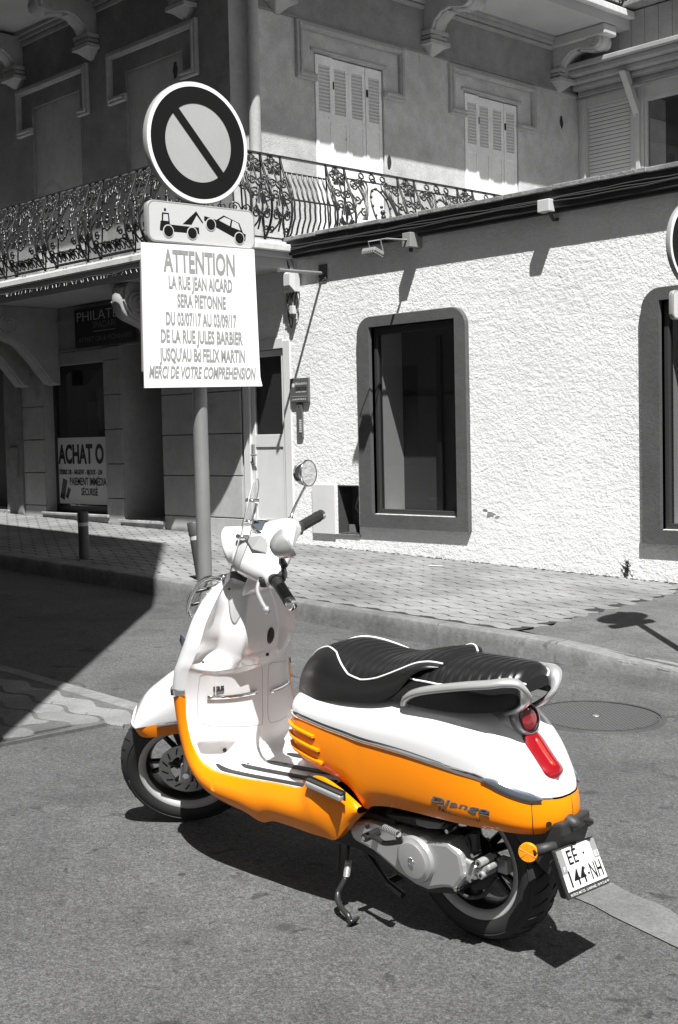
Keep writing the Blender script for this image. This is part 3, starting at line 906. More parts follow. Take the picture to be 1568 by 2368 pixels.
# wrought iron panels: motifs drawn in (u, v), bent over a bellied profile
RH = .84
def belly(v):
    t = 1-v/RH
    return .17*sin(pi*min(1, max(0, t))**1.25)*(.55+.45*t) - .05*(1-t)
def spiral(cx, cy, r, a0, turns, k=16, shrink=.12):
    return [(cx+r*(1-(1-shrink)*i/k)*cos(a0+turns*2*pi*i/k), cy+r*(1-(1-shrink)*i/k)*sin(a0+turns*2*pi*i/k)) for i in range(k+1)]
def arc(cx, cy, rx, ry, a0, a1, k=8): return [(cx+rx*cos(a0+(a1-a0)*i/k), cy+ry*sin(a0+(a1-a0)*i/k)) for i in range(k+1)]
def mirror(c, w_): return [(w_-u, v) for u, v in c]
def scroll_c(x0, y0, x1, y1, r, s=1):
    """C-scroll between two points ending in spirals"""
    mx, my = (x0+x1)/2, (y0+y1)/2; dx_, dy_ = x1-x0, y1-y0; L = sqrt(dx_*dx_+dy_*dy_); nx_, ny_ = -dy_/L*s, dx_/L*s
    a = atan2(dy_, dx_)
    body = [(x0+dx_*t+nx_*L*.28*sin(pi*t), y0+dy_*t+ny_*L*.28*sin(pi*t)) for t in [i/8 for i in range(9)]]
    e0 = spiral(x0-nx_*r*0+dx_/L*r, y0+dy_/L*r, r, a+pi, -s*1.2, 12)
    e1 = spiral(x1-dx_/L*r, y1-dy_/L*r, r, a, s*1.2, 12)
    return [e0[::-1]+body[1:-1]+e1]
PANELS = {}
def motif_pilaster(w_):      # narrow dense ornamental panel
    c = []; h = w_/2
    for vy, r_ in ((RH-.10, .045), (RH-.30, .05), (.42, .055), (.22, .05)):
        k = spiral(h-.065, vy, r_, 0, 1.5); c += [k, mirror(k, w_)]
    c += scroll_c(.03, .06, .05, .30, .035, -1); c += [mirror(c[-1], w_)]
    c += scroll_c(.03, .36, .03, .62, .035, 1); c += [mirror(c[-1], w_)]
    c += scroll_c(.06, .66, .10, RH-.02, .03, -1); c += [mirror(c[-1], w_)]
    c += [[(h, .08), (h, .2), (h+.012, .3), (h, .4)], [(h, .55), (h, RH-.05)]]
    for t in (-.07, -.035, 0, .035, .07): c.append([(h, .50), (h+t*.5, .42), (h+t, .34-abs(t)*.6)])
    for t in (-.06, -.03, .03, .06): c.append([(h, RH-.12), (h+t, RH-.2), (h+t*1.3, RH-.19)])
    c += [arc(h, RH-.05, .03, .03, 0, 2*pi, 8), arc(h, .53, .022, .03, 0, 2*pi, 8)]
    for s_ in (0.0, w_): c.append([(s_, 0), (s_, RH)])
    return c, [(h, .5, .02), (h, RH-.12, .018), (h, .2, .015), (h-.07, .35, .012), (h+.07, .35, .012)]
def motif_bars(w_):          # slim twisted bars between three rails
    c = []
    n = 9
    for i in range(n):
        u = w_*(i+.5)/n
        c.append([(u+.006*sin(k*1.9), .04+(RH-.20)*k/14) for k in range(15)])
    for v in (.05, .40, RH-.16): c.append([(0, v), (w_, v)])
    return c, []
def motif_cartouche(w_):     # wide scrollwork with a wreath in the middle
    c = []; h = w_/2
    c += [arc(h, .46, .13, .20, 0, 2*pi, 20)]
    L = []
    L += scroll_c(.04, .10, .14, .42, .05, 1)
    L += scroll_c(.06, .46, .16, .74, .05, -1)
    L += [spiral(.09, .66, .06, 1, 1.6), spiral(.22, .72, .045, 2, 1.5), spiral(.10, .22, .05, 0, 1.5), spiral(.20, .13, .045, 3, 1.5), spiral(h-.06, .10, .04, 2, -1.4)]
    for k in range(4):
        L.append(crom([Vector((.10+.02*k, .30, 0)), Vector((.17+.02*k, .45+.03*k, 0)), Vector((.16+.045*k, .62+.02*k, 0)), Vector((.11+.05*k, .70+.015*k, 0))], 3))
    L = [[(p[0], p[1]) for p in q] for q in L]
    c += L+[mirror(q, w_) for q in L]
    c += [spiral(h, .74, .04, 0, 1), arc(h, RH-.06, .04, .04, 0, 2*pi, 8), arc(h-.16, RH-.055, .035, .03, 0, 2*pi, 8), arc(h+.16, RH-.055, .035, .03, 0, 2*pi, 8)]
    c += [[(0, RH-.11), (w_, RH-.11)], [(0, .03), (w_, .03)], [(0, .145), (w_, .145)]]
    for k in range(7):
        a = w_*(k+.5)/7; c.append(arc(a, .09, .03, .04, 0, 2*pi, 8))
    kn = [(h+.13*cos(a), .46+.20*sin(a), .019) for a in [2*pi*i/12 for i in range(12)]]
    kn += [(h, .46, .02), (h, .40, .03), (h, .35, .03), (h, .14, .02)]
    return c, kn
def panel_mesh(kind, w_, sx, sy):
    key = (kind, round(w_, 3), sx, sy)
    if key in PANELS: return PANELS[key]
    c, kn = {'p': motif_pilaster, 'b': motif_bars, 'c': motif_cartouche}[kind](w_)
    al = Vector((sx, sy, 0)); ou = Vector((-sy, -abs(sx), 0)) if sx else Vector((1, 0, 0))
    if sx: ou = Vector((0, -1, 0))
    P = lambda u, v, e=0: al*u+ou*(belly(v)+e)+Vector((0, 0, v))
    b = MB()
    for q in c: b.tube([P(p[0], p[1]) for p in q], .0095 if kind != 'b' else .0105, 5, caps=False)
    for u, v, r_ in kn: b.sphere(P(u, v, .008), r_, 6, 4)
    if kind == 'p':
        for s_ in (0, w_): b.tube([P(s_, RH*k/12) for k in range(13)], .013, 5, caps=False)
    me = b.mesh('railing_panel'); me.materials.append(M['iron'])
    for p in me.polygons: p.use_smooth = True
    PANELS[key] = me
    return me
def rail_run(par, start, al, seq, z, name='railing_panel'):
    p = Vector(start); sx, sy = al
    for kind, w_ in seq:
        o = bpy.data.objects.new(name, panel_mesh(kind, w_, sx, sy)); COL.objects.link(o); o.parent = par
        o.matrix_parent_inverse = wm(par).inverted(); o.location = (p.x, p.y, z)
        p = p+Vector((sx, sy, 0))*w_
    return p
ZR = 3.33
yb = YB+.10; xb = XB-.12
left_seq = []
rail_run(low, (xb-.28-(.26+.62)*9, yb, 0), (1, 0), [('c', .62), ('p', .26)]*9, ZR)
yq = rail_run(low, (xb, yb+.28, 0), (0, 1), [('p', .26), ('p', .26), ('b', .62), ('p', .26), ('c', .80), ('p', .26), ('c', .72), ('p', .26), ('c', .8), ('p', .26)], ZR)
# rounded corner with loose scrolls
b = MB(); cx, cy = xb-.28, yb+.28
for k in range(5):
    a = -pi/2+pi/2*(k+.5)/5
    for (r0, v0) in ((.045, .70), (.05, .48), (.05, .26), (.045, .10)):
        s_ = spiral(0, v0, r0, 0 if k % 2 else pi, 1.5)
        b.tube([Vector((cx+(.28+belly(v))*cos(a+u/.33), cy+(.28+belly(v))*sin(a+u/.33), ZR+v)) for u, v in s_], .0075, 5, caps=False)
    b.tube([Vector((cx+(.28+belly(RH*i/10))*cos(a), cy+(.28+belly(RH*i/10))*sin(a), ZR+RH*i/10)) for i in range(11)], .009, 5, caps=False)
b.build('corner_scrolls', M['iron'], low, smooth=True)
def toprail(par, v, r, z, x0=-22, y1=14.2, m='iron', hz=None):
    e = belly(v)
    pts = [(x0, yb-e, z+v), (cx, yb-e, z+v)]
    for i in range(1, 8): a = -pi/2+pi/2*i/8; pts.append((cx+(.28+e)*cos(a), cy+(.28+e)*sin(a), z+v))
    pts += [(xb+e, cy, z+v), (xb+e, y1, z+v)]
    MB().tube(pts, r, 6, flat=.7, up=(0, 0, 1)).build('rail', M[m], par)
toprail(low, RH, .022, ZR); toprail(low, .02, .012, ZR); 
for k in range(12):
    x_ = xb-.28-k*.88
    MB().tube([(x_, yb-.02, ZR-.05), (x_, yb-.02, ZR+.03)], .012, 6).build('rail_foot', M['iron'], low)
# upper balcony railing seen against the sky
yb_s, xb_s = yb, xb
xb = XU-.08
rail_run(upb, (xb, 12.4, 0), (0, 1), [('c', .8), ('p', .26)]*7, ZS+.24)
MB().tube([(xb-.05, YU+.4, ZS+.24+RH), (xb-.05, 20, ZS+.24+RH)], .022, 6).build('rail', M['iron'], upb)
MB().tube([(xb, YU+.4, ZS+.26), (xb, 20, ZS+.26)], .012, 6).build('rail', M['iron'], upb)
yb, xb = yb_s, xb_s

# ---- ground floor of the street front: blocks, shop window, recess
def blocks(x0, x1, zs, parent=house):
    for a, c in zip(zs, zs[1:]):
        MB().bx((x0, YW-.022, a+.006), (x1, YW+.0, c-.006)).build('wall_block', M['stucco_smooth'], parent, bevel=.004)
zz = [.15, .60, 1.02, 1.44, 1.86, 2.28, 2.70]
blocks(-11.855, -10.46, [.2, .55, 1.0, 1.45, 1.90, 2.35, 2.80])
blocks(-13.015, -12.665, [.3, .72, 1.13, 1.54, 1.95, 2.36, 2.75])
blocks(-14.93, -14.425, zz)
MB().bx((-15.35, YW-.05, .1), (-14.94, YW, 2.95)).build('pilaster', M['stucco_dark'], house, bevel=.006)
MB().bx((-15.22, YW-.07, .95), (-15.02, YW-.05, 1.35)).build('wall_box', M['stucco_dark'], house, bevel=.004)
MB().bx((-14.93, YW-.022, 2.37), (-13.02, YW, 2.50)).bx((-14.93, YW-.022, 2.512), (-10.46, YW, 2.53)).build('lintel_band', M['stucco_smooth'], house)
MB().bx((-15.4, YW-.03, 2.86), (-10.46, YW, 2.9)).build('lintel_band', M['stucco_smooth'], house)
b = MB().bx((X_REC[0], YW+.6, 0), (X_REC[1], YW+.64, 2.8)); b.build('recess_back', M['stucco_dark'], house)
MB().bx((X_REC[0]+.02, YW+.56, .42), (X_REC[1]-.02, YW+.6, 2.55)).build('shop_door', M['glassdark'], house)
MB().bx((X_REC[0]-.03, YW-.05, gz(-12.3)+.12), (X_REC[1]+.02, YW+.6, .475)).build('door_step', M['marble'], house, bevel=.006)
MB().bx((X_REC[0]-.06, YW-.075, .44), (X_REC[1]+.03, YW-.03, .478)).build('step_nosing', M['marble'], house, bevel=.008)
# shop window of the coin dealer
sw = empty('shop_window', (-13.7, YW+.2, .5)); sw.parent = house; sw.matrix_parent_inverse = wm(house).inverted()
Yg = YW+.16
b = MB(); a0, a1, c0, c1 = X_SHW[:4]
b.bx((a0, Yg-.02, c0), (a0+.05, Yg+.03, c1)).bx((a1-.04, Yg-.02, c0), (a1, Yg+.03, c1)).bx((a0, Yg-.02, c1-.07), (a1, Yg+.03, c1)).bx((a0, Yg-.02, c0), (a1, Yg+.03, c0+.07))
b.build('window_frame', M['darkalu'], sw)
MB().bx((a0+.04, Yg, c0+.06), (a1-.03, Yg+.006, c1-.06)).build('pane', M['shopglass'], sw)
b = MB().bx((a0, Yg+.25, c0), (a1, Yg+.26, c1)).bx((a0-.01, Yg+.03, c0), (a0, Yg+.26, c1)).bx((a1, Yg+.03, c0), (a1+.01, Yg+.26, c1))
b.build('shop_interior', M['room'], sw)
b = MB().bx((a0+.45, Yg+.2, 1.55), (a0+.75, Yg+.22, 1.9)).bx((a0+.85, Yg+.2, 1.6), (a0+1.1, Yg+.22, 1.85))
b.build('display_card', M['stucco_dark'], sw)
pt0, pt1 = pY(128, 1013, Yg-.004), pY(252, 1176, Yg-.004)
PX0, PX1, PZ0, PZ1 = a0+.05, a1-.0, c0+.10, 1.455
ps = MB().bx((PX0, Yg-.008, PZ0), (PX1-.0, Yg-.003, PZ1)).build('poster', M['poster'], sw)
def txY(body, px, py, size, m, Y, par, sx=1.0, align='CENTER', bold=0, shear=0, space=1.0, depth=.002, name='lettering'):
    p = pY(px, py, Y)
    M4 = frame(p, (1, 0, 0), (0, 0, 1), (0, -1, 0))
    return text_mesh(body, size, m, M4, name, par, shear, bold, align, sx, depth, space)
Yt = Yg-.010
txY('ACHAT O', 136, 1053, .325, M['posterblack'], Yt, ps, .71, 'LEFT', .012)
txY('DÉBRIS OR - ARGENT - BIJOUX - LIN', 137, 1092, .085, M['posterblack'], Yt, ps, .72, 'LEFT', .002)
txY('PAIEMENT IMMÉDIAT', 161, 1114, .135, M['posterblack'], Yt, ps, .70, 'LEFT', .002)
txY('SÉCURISÉ', 188, 1138, .125, M['posterblack'], Yt, ps, .72, 'LEFT', .002)
def ingot(px, py, L_, a, w_):
    p = pY(px, py, Yt); b = MB(); R_ = Matrix.Rotation(a, 3, 'Y')
    b.box(p, (w_, .004, L_), R_); b.build('printed_ingot', M['surround'], ps)
    b = MB(); b.box(p+R_ @ Vector((-w_*.1, -.003, -L_*.36)), (w_*.8, .003, L_*.24), R_); b.build('ingot_end', M['black'], ps)
ingot(148, 1131, .26, .3, .10); ingot(158, 1140, .14, .5, .06)
MB().bx((a0-.06, YW-.06, .485), (a1+.05, YW+.16, .52)).bx((a0-.03, YW-.03, gz(a0)+.1), (a1+.03, YW+.0, .485)).build('marble_sill', M['marble'], house, bevel=.005)
# left doorway with curtain
MB().bx((-17.1, YW+.45, .1), (-15.4, YW+.5, 2.9)).build('dark_doorway', M['room'], house)
b = MB(); fold = []
for i in range(28):
    x = -15.95+.55*i/27; fold.append((x, YW+.3+.03*sin(i*1.3)))
vs = [(x, y, .55) for x, y in fold]+[(x+.12*(x+15.95), y, 1.2) for x, y in fold]+[(-15.42+(x+15.4)*.25, y, 1.85) for x, y in fold]
b.add(vs, [(i, i+1, 28+i+1, 28+i) for i in range(27)]+[(28+i, 29+i, 57+i, 56+i) for i in range(27)])
b.build('door_curtain', M['shutter'], house, smooth=True)
MB().bx((-17.2, YW-.08, .3), (-15.3, YW+.4, .52)).build('door_step', M['marble'], house, bevel=.01)

# ================================================================== UPPER EXTENSION behind the flat roof
ext = empty('glazed_extension', (-9.5, YE, ZT)); tag(ext, 'pale timber rooftop extension with closed roller shutter beside a dark window', 'extension')
P_ = lambda px, py, Y=YE: pY(px, py, Y)
zE0 = ZT
xa = P_(1340, 300).x; xb1 = P_(1358, 300).x; xb2 = P_(1461, 300).x; xc = P_(1491, 300).x
zr = (P_(1358, 262).z+P_(1460, 214).z)/2
MB().bx((XR, YE-.03, zE0), (xb1, YE+.1, 6.1)).bx((xb2, YE-.03, zE0), (xc, YE+.1, 6.1)).build('post', M['timberlight'], ext, bevel=.006)
MB().bx((XR+.05, YE-.055, zE0), (XR+.12, YE-.03, 6.0)).bx((xb2+.09, YE-.055, zE0), (xb2+.15, YE-.03, 5.9)).build('post_cover_strip', M['timberlight'], ext, bevel=.004)
MB().bx((xb1, YE-.01, zr), (xb2, YE+.1, 6.1)).bx((xc, YE-.01, zr-.03), (-6, YE+.1, 6.1)).build('header_panel', M['timberlight'], ext, bevel=.004)
nsl = 26; z_ = zE0
hs = (zr-4.4)/nsl
for i in range(nsl+20):
    z = zr-(i+1)*hs
    if z < zE0: break
    MB().bx((xb1, YE+.035, z+.004), (xb2, YE+.05, z+hs-.004)).build('shutter_slat', M['rolling'], ext, bevel=.004, segs=1)
MB().bx((xb1, YE+.051, zE0), (xb2, YE+.06, zr)).build('shutter_backing', M['surround'], ext)
b = MB().bx((xc, YE-.01, zE0), (xc+.05, YE+.05, zr-.03)).bx((xc+.05, YE-.01, zr-.09), (-6, YE+.05, zr-.03)).bx((xc+1.6, YE-.01, zE0), (xc+1.66, YE+.05, zr-.03))
b.build('window_frame', M['timberlight'], ext, bevel=.004)
MB().bx((xc+.05, YE+.02, zE0), (-6, YE+.026, zr-.09)).build('pane', M['glass'], ext)
MB().bx((xc, YE+.5, zE0), (-6, YE+.55, zr)).bx((xc, YE+.06, zr), (-6, YE+.55, zr+.05)).build('dark_interior', M['room'], ext)
# eaves: stepped mouldings and lighting tube rail
ze = P_(1400, 205).z
for d_, z0_, z1_ in ((.10, 5.86, 5.93), (.22, 5.93, 5.99), (.32, 5.99, 6.06), (.44, 6.06, 6.13), (.50, 6.13, 6.20)):
    MB().bx((XR+.05, YE-d_, z0_), (-6, YE+.1, z1_-.002)).build('eaves_moulding', M['timber'], ext, bevel=.012)
MB().tube([(XR+.1, YE-.2, 5.80), (-6, YE-.2, 5.80)], .022, 8).build('eaves_tube', M['signrim'], ext, smooth=True)
x_br = P_(1475, 230).x
MB().prism([(x_br-.04, YE-.03, 5.45), (x_br-.04, YE-.38, 5.98), (x_br-.04, YE-.27, 5.98), (x_br-.04, YE-.03, 5.6)], (.09, 0, 0)).build('eaves_brace', M['timberlight'], ext, bevel=.005)
x = XR+.1
while x < -6:
    MB().bx((x, YE-.10, 6.20), (x+.195, YE-.07, 6.78)).build('cladding_board', M['timber'], ext, bevel=.004)
    x += .2
MB().bx((XR+.1, YE-.07, 6.2), (-6, YE+.1, 6.78)).build('board_backing', M['timber'], ext)
MB().bx((P_(1411, 57).x, YE-.30, 6.80), (-6, YE+.1, 6.86)).build('top_capping', M['capping'], ext, bevel=.01)

# ================================================================== SIGN POSTS
SOFF = -1
def fit_text(body, px, py, plane_pt, wpx, cap, m, par, s, n, bold=0, shear=0, name='lettering', depth=.0002):
    """text centred on a line of sight, wpx wide in survey units, on the sign plane"""
    d = ray(px, py); t = (plane_pt-CAM).dot(n)/d.dot(n); c = CAM+d*t
    p0 = onplane(px-wpx/2, py, plane_pt, n); p1 = onplane(px+wpx/2, py, plane_pt, n)
    W = (p1-p0).dot(s)
    M4 = frame(c, s, (0, 0, 1), n)
    oh = text_mesh('H', cap/.70, m, Matrix.Identity(4), 'h', None, 0, 0, 'CENTER', 1, depth)
    hy = [v.co.y for v in oh.data.vertices]; hH = max(hy)-min(hy); ymid = (max(hy)+min(hy))/2; bpy.data.objects.remove(oh)
    o = text_mesh(body, cap/.70, m, Matrix.Identity(4), name, None, shear, bold*.5, 'CENTER', 1, depth)
    xs = [v.co.x for v in o.data.vertices]; w_ = max(xs)-min(xs); mid = (max(xs)+min(xs))/2
    for v in o.data.vertices: v.co = M4 @ Vector(((v.co.x-mid)*W/w_, (v.co.y-ymid)*cap/hH, v.co.z))
    o.parent = par; o.matrix_parent_inverse = wm(par).inverted()
    return o
def onplane(px, py, pt, n):
    d = ray(px, py); return CAM+d*((pt-CAM).dot(n)/d.dot(n))
def picto(par, o, ux, vy, n, m_dark, m_light):
    """recovery truck lifting a car, flat print: coordinates 0..1 across the panel, y downwards"""
    k = 0
    def Q(x, y): 
        u = (x-92)/773; v = (y-925-.079*(x-92))/273
        return o+ux*u-vy*v
    def poly(pts, m, lay, name):
        b = MB(); q = [Q(*p)+n*(.0012+.0009*lay) for p in pts]
        b.add(q, [tuple(range(len(q)))]); return b.build(name, m, par, fix=False)
    def disc(x, y, r, m, lay, name):
        c = Q(x, y)+n*(.0012+.0009*lay); s_ = ux.normalized(); R_ = r/773*ux.length*1.06
        b = MB(); q = [c+s_*R_*cos(2*pi*i/20)*.98+Vector((0, 0, R_*sin(2*pi*i/20))) for i in range(20)]
        b.add(q, [tuple(range(20))]); return b.build(name, m, par, fix=False)
    D, L = m_dark, m_light
    poly([(170, 1112), (176, 1064), (184, 1062), (188, 1006), (236, 1010), (242, 1088), (448, 1106), (450, 1152), (428, 1150), (170, 1130)], D, 0, 'truck_print')
    poly([(193, 1062), (197, 1018), (228, 1020), (230, 1066)], L, 1, 'print_window')
    poly([(202, 998), (202, 982), (209, 974), (217, 982), (217, 998)], D, 0, 'truck_print')
    poly([(330, 1085), (432, 993), (482, 1073), (474, 1077), (434, 1022), (396, 1088)], D, 0, 'crane_print')
    poly([(487, 1056), (490, 1024), (578, 1050), (634, 1017), (750, 1070), (778, 1140), (798, 1149), (792, 1197), (776, 1195), (700, 1168), (565, 1098)], D, 0, 'car_print')
    poly([(597, 1053), (637, 1029), (686, 1048), (676, 1092)], L, 1, 'print_window'); poly([(697, 1052), (741, 1073), (757, 1122), (688, 1098)], L, 1, 'print_window')
    for x, y in ((228, 1133), (397, 1145), (534, 1083), (746, 1176)):
        disc(x, y, 37, L, 2, 'print_wheel_gap'); disc(x, y, 31, D, 3, 'print_wheel')
def sign_post(px_pole, depth, disc_px, disc_py, label, panel, board=None, s=Vector((.08, .997, 0)), base=None):
    s = s.normalized(); n = s.cross(Vector((0, 0, 1))); n = n if n.x > 0 else -n
    if base is None:
        d = ray(*px_pole); base = CAM+d*(depth/d.dot(_f))
    bx_, by_ = base.x, base.y
    g = gz(bx_)
    dc = onplane(disc_px, disc_py, Vector((bx_, by_, 0))+n*.055, n)
    dc.z = dc.z
    root = empty('sign_post', (bx_, by_, g)); tag(root, label, 'sign post', 'no parking sign posts')
    p = MB().tube([(bx_, by_, g-.02), (bx_, by_, dc.z+.18)], .0295, 20).build('pole', M['galv'], root, smooth=40)
    c = Vector((bx_, by_, dc.z)); c = c + s*((dc-c).dot(s)); c = c + n*.055
    R_ = .232
    MB().revolve([(R_-.02, -.032), (R_+.002, -.028), (R_+.004, -.004), (R_, .0)], c, n, 56, caps=False).build('disc_rim', M['signrim'], root, smooth=50)
    f_ = MB().revolve([(.001, 0), (R_-.014, 0)], c, n, 56, caps=False).build('sign_face', M['signgrey'], root)
    MB().revolve([(R_-.0155, .0011), (R_, .0005)], c, n, 72, caps=False).build('white_edge', M['signring'], f_, fix=False)
    MB().revolve([(.001, -.02), (R_-.01, -.02)], c, n, 40, caps=False).build('disc_back', M['signrim'], root)
    MB().revolve([(.152, .0013), (.2165, .0013)], c, n, 72, caps=False).build('black_ring', M['signblack'], f_, fix=False)
    z = Vector((0, 0, 1)); a = (s-z*1.12).normalized()
    t_ = n.cross(a).normalized()
    q = [c+n*.0022+a*i*.172+t_*j*.0165 for i, j in ((-1, -1), (1, -1), (1, 1), (-1, 1))]
    MB().add(q, [(0, 1, 2, 3)]).build('black_bar', M['signblack'], f_, fix=False)
    # tow-away panel
    pl = Vector((bx_, by_, 0))+n*.055
    if panel is not None:
        A, B_, T, Bt = [onplane(*q_, pl, n) for q_ in panel]
        W = (B_-A).dot(s); Hh = T.z-Bt.z; cc = (A+B_)/2; cc.z = (T.z+Bt.z)/2
    else:
        W, Hh = .40, .145; cc = c-z*(R_+Hh/2+.02); W = .42
    def rr(w_, h_, r_):
        P = []
        for (qx, qz, a0) in ((1, 1, 0), (-1, 1, pi/2), (-1, -1, pi), (1, -1, 3*pi/2)):
            for i in range(6):
                a_ = a0+pi/2*i/5; P.append(cc+s*(qx*(w_/2-r_)+r_*cos(a_))+z*(qz*(h_/2-r_)+r_*sin(a_)))
        return P
    MB().loft([[p_-n*.028 for p_ in rr(W-.01, Hh-.01, .028)], [p_-n*.026 for p_ in rr(W+.006, Hh+.006, .03)], [p_-n*.004 for p_ in rr(W+.008, Hh+.008, .03)], [p_-n*.0 for p_ in rr(W+.002, Hh+.002, .028)]]).build('panel_rim', M['signrim'], root, smooth=40)
    pf = MB().add([p_+n*.001 for p_ in rr(W-.008, Hh-.008, .026)], [tuple(range(24))]).build('panel_face', M['signface'], root, fix=False)
    o = cc-s*W/2+z*Hh/2
    picto(pf, o, s*W, z*Hh, n, M['signblack'], M['signface'])
    # brackets on the pole
    for zz_ in (dc.z-.12, dc.z+.12, cc.z):
        MB().tube([(bx_, by_, zz_-.012), (bx_, by_, zz_+.012)], .036, 16).build('clamp', M['galv'], p)
    if board:
        pb_ = pl+n*.012
        q = [onplane(*k_, pb_, n) for k_ in board]
        q2 = []
        N = 30                                  # gently warped corrugated board
        b = MB(); vs = []; fs = []
        for i in range(N+1):
            for j in range(N+1):
                u, v = i/N, j/N
                p_ = (q[0]*(1-u)+q[1]*u)*(1-v)+(q[3]*(1-u)+q[2]*u)*v
                p_ = p_+n*(.016*max(0, u+v-1.94)/.06*.7)
                vs.append(p_)
        for i in range(N):
            for j in range(N):
                a_ = i*(N+1)+j; fs.append((a_, a_+1, a_+N+2, a_+N+1))
        b.add(vs, fs); bo = b.build('notice_board', M['board'], root, fix=False)
        so = bo.modifiers.new('thickness', 'SOLIDIFY'); so.thickness = .006; so.offset = SOFF
        bo['label'] = 'white corrugated notice board with grey capital lettering'
        pt_ = pb_+n*.0008
        L = [('ATTENTION', 462, 608, 165, .079, .007, 0), ('LA RUE JEAN AICARD', 465, 657, 147, .047, .0048, 0), ('SERA PIETONNE', 467, 698, 112, .047, .0048, 0),
             ('DU 03/07/17 AU 03/09/17', 467, 740, 163, .047, .0048, 0), ('DE LA RUE JULES BARBIER', 469, 780, 189, .047, .0048, 0),
             ("JUSQU'AU Bd FELIX MARTIN", 470, 822, 197, .047, .0048, 0), ('MERCI DE VOTRE COMPREHENSION', 472, 862, 247, .044, .0042, .25)]
        for t, px, py, w_, cap, bd_, sh_ in L:
            fit_text(t, px, py, pt_, w_, cap, M['boardletter'], bo, s, n, bd_, sh_)
        # white back panel of an older sign peeping out on the left
        e = [onplane(328, 600, pb_-n*.04, n), onplane(560, 612, pb_-n*.04, n), onplane(560, 860, pb_-n*.04, n), onplane(332, 862, pb_-n*.04, n)]
        MB().prism(e, -n*.02).build('old_panel', M['signrim'], root, bevel=.006)
    return root
M['boardletter'] = mat('board_letter_grey', .27, .7)
sign_post((467, 1100), 5.14, 459, 331, 'no parking post with a white notice board under its tow away panel', ((343, 515), (588, 535), (465, 476), (465, 567)), ((327, 560), (588, 577), (603, 893), (335, 897)))
# second post, right edge: found from its shadow on the pavement
g1 = Vector((-3.95, 6.43, 0)); best = None
for i in range(200):
    t = i*.01; x, y = g1.x+t, g1.y-.77*t
    d = Vector((x, y, 1.5))-CAM; px = 784+FPX*d.dot(_r)/d.dot(_f)
    if px > 1614: best = Vector((x, y, 0)); break
best = best or Vector((-3.7, 6.24, 0))
sign_post(None, 0, 1612, 566, 'no parking post without notice board cut by the right edge of the photo', None, base=best)

# ================================================================== BOLLARDS
def bollard(px, py, ptop, r, label, lean=(0, 0)):
    b0 = pG(px, py, LIFT); d = ray(*ptop); 
    t = Vector((b0.x, b0.y, 0)); D = (t.x*d.x+t.y*d.y)/(d.x**2+d.y**2); zt = (CAM+d*D).z
    h = zt-b0.z
    root = empty('bollard', b0); tag(root, label, 'bollard', 'bollards along the kerb')
    top = b0+Vector((lean[0]*h, lean[1]*h, h))
    L = lambda s_: b0+(top-b0)*s_
    MB().tube([L(-.03), L(.70)], r, 18).build('post', M['postdark'], root, smooth=40)
    MB().tube([L(.70), L(.775)], r*.99, 18).build('pale_band', M['bandlight'], root, smooth=40)
    MB().tube([L(.775), L(.78), L(.985), L(1)], [r*1.0, r*1.06, r*1.06, r*.98], 18).build('cap', M['postdark'], root, smooth=40)
    b = MB(); ring = []
    for i in range(16): a = 2*pi*i/16; rr = r*1.5+.02*noise.noise(Vector((i, px, 0))); ring.append(b0+Vector((rr*cos(a), rr*sin(a), .004)))
    b.add(ring, [tuple(range(16))]).build('mortar_foot', M['capping'], root, fix=False)
bollard(195, 1293, (195, 1183), .047, 'upright dark bollard with pale band on the kerb in front of the coin shop')
bollard(470, 1342, (445, 1207), .052, 'leaning dark bollard half hidden behind the sign pole', (-.10, -.09))

# ================================================================== WALL FIXTURES
def thing(name, at, label, cat, group=None):
    o = empty(name, at); tag(o, label, cat, group); return o
# arm bracket
A = pY(748, 632, YW)
t = thing('wall_arm', A, 'bare metal sign arm on a small dark plate high on the white wall', 'wall bracket')
MB().bx((A.x-.058, YW-.012, A.z-.075), (A.x+.058, YW+.0, A.z+.085)).build('plate', M['postdark'], t, bevel=.003)
MB().tube([(A.x, YW-.012, A.z), (A.x, YW-.56, A.z-.01)], .0165, 12).tube([(A.x, YW-.56, A.z-.01), (A.x, YW-.575, A.z-.01)], .022, 12).build('arm', M['galv'], t, smooth=40)
for dx_, dz_ in ((-.04, .06), (.04, .06), (-.04, -.05), (.04, -.05)):
    MB().sphere((A.x+dx_, YW-.014, A.z+dz_), .006, 8, 4).build('bolt', M['galv'], t)
# junction box with loose cables
B_ = pY(684, 650, YW)
t = thing('junction_box', B_, 'white plastic junction box with a tangle of cables hanging below it', 'junction box')
q0 = [(B_.x-.085, YW-.02, B_.z-.115), (B_.x+.085, YW-.02, B_.z-.115), (B_.x+.085, YW-.02, B_.z+.095), (B_.x-.085, YW-.02, B_.z+.095)]
q1 = [(B_.x-.085, YW-.09, B_.z-.115), (B_.x+.085, YW-.09, B_.z-.115), (B_.x+.085, YW-.09, B_.z+.095), (B_.x-.085, YW-.09, B_.z+.095)]
q2 = [(B_.x-.045, YW-.125, B_.z-.05), (B_.x+.045, YW-.125, B_.z-.05), (B_.x+.045, YW-.125, B_.z+.065), (B_.x-.045, YW-.125, B_.z+.065)]
MB().loft([q0, q1, q2]).build('box', M['signface'], t, bevel=.004)
MB().sphere((B_.x, YW-.115, B_.z-.08), .012, 8, 5).build('gland', M['cable'], t)
rnd = random.Random(3)
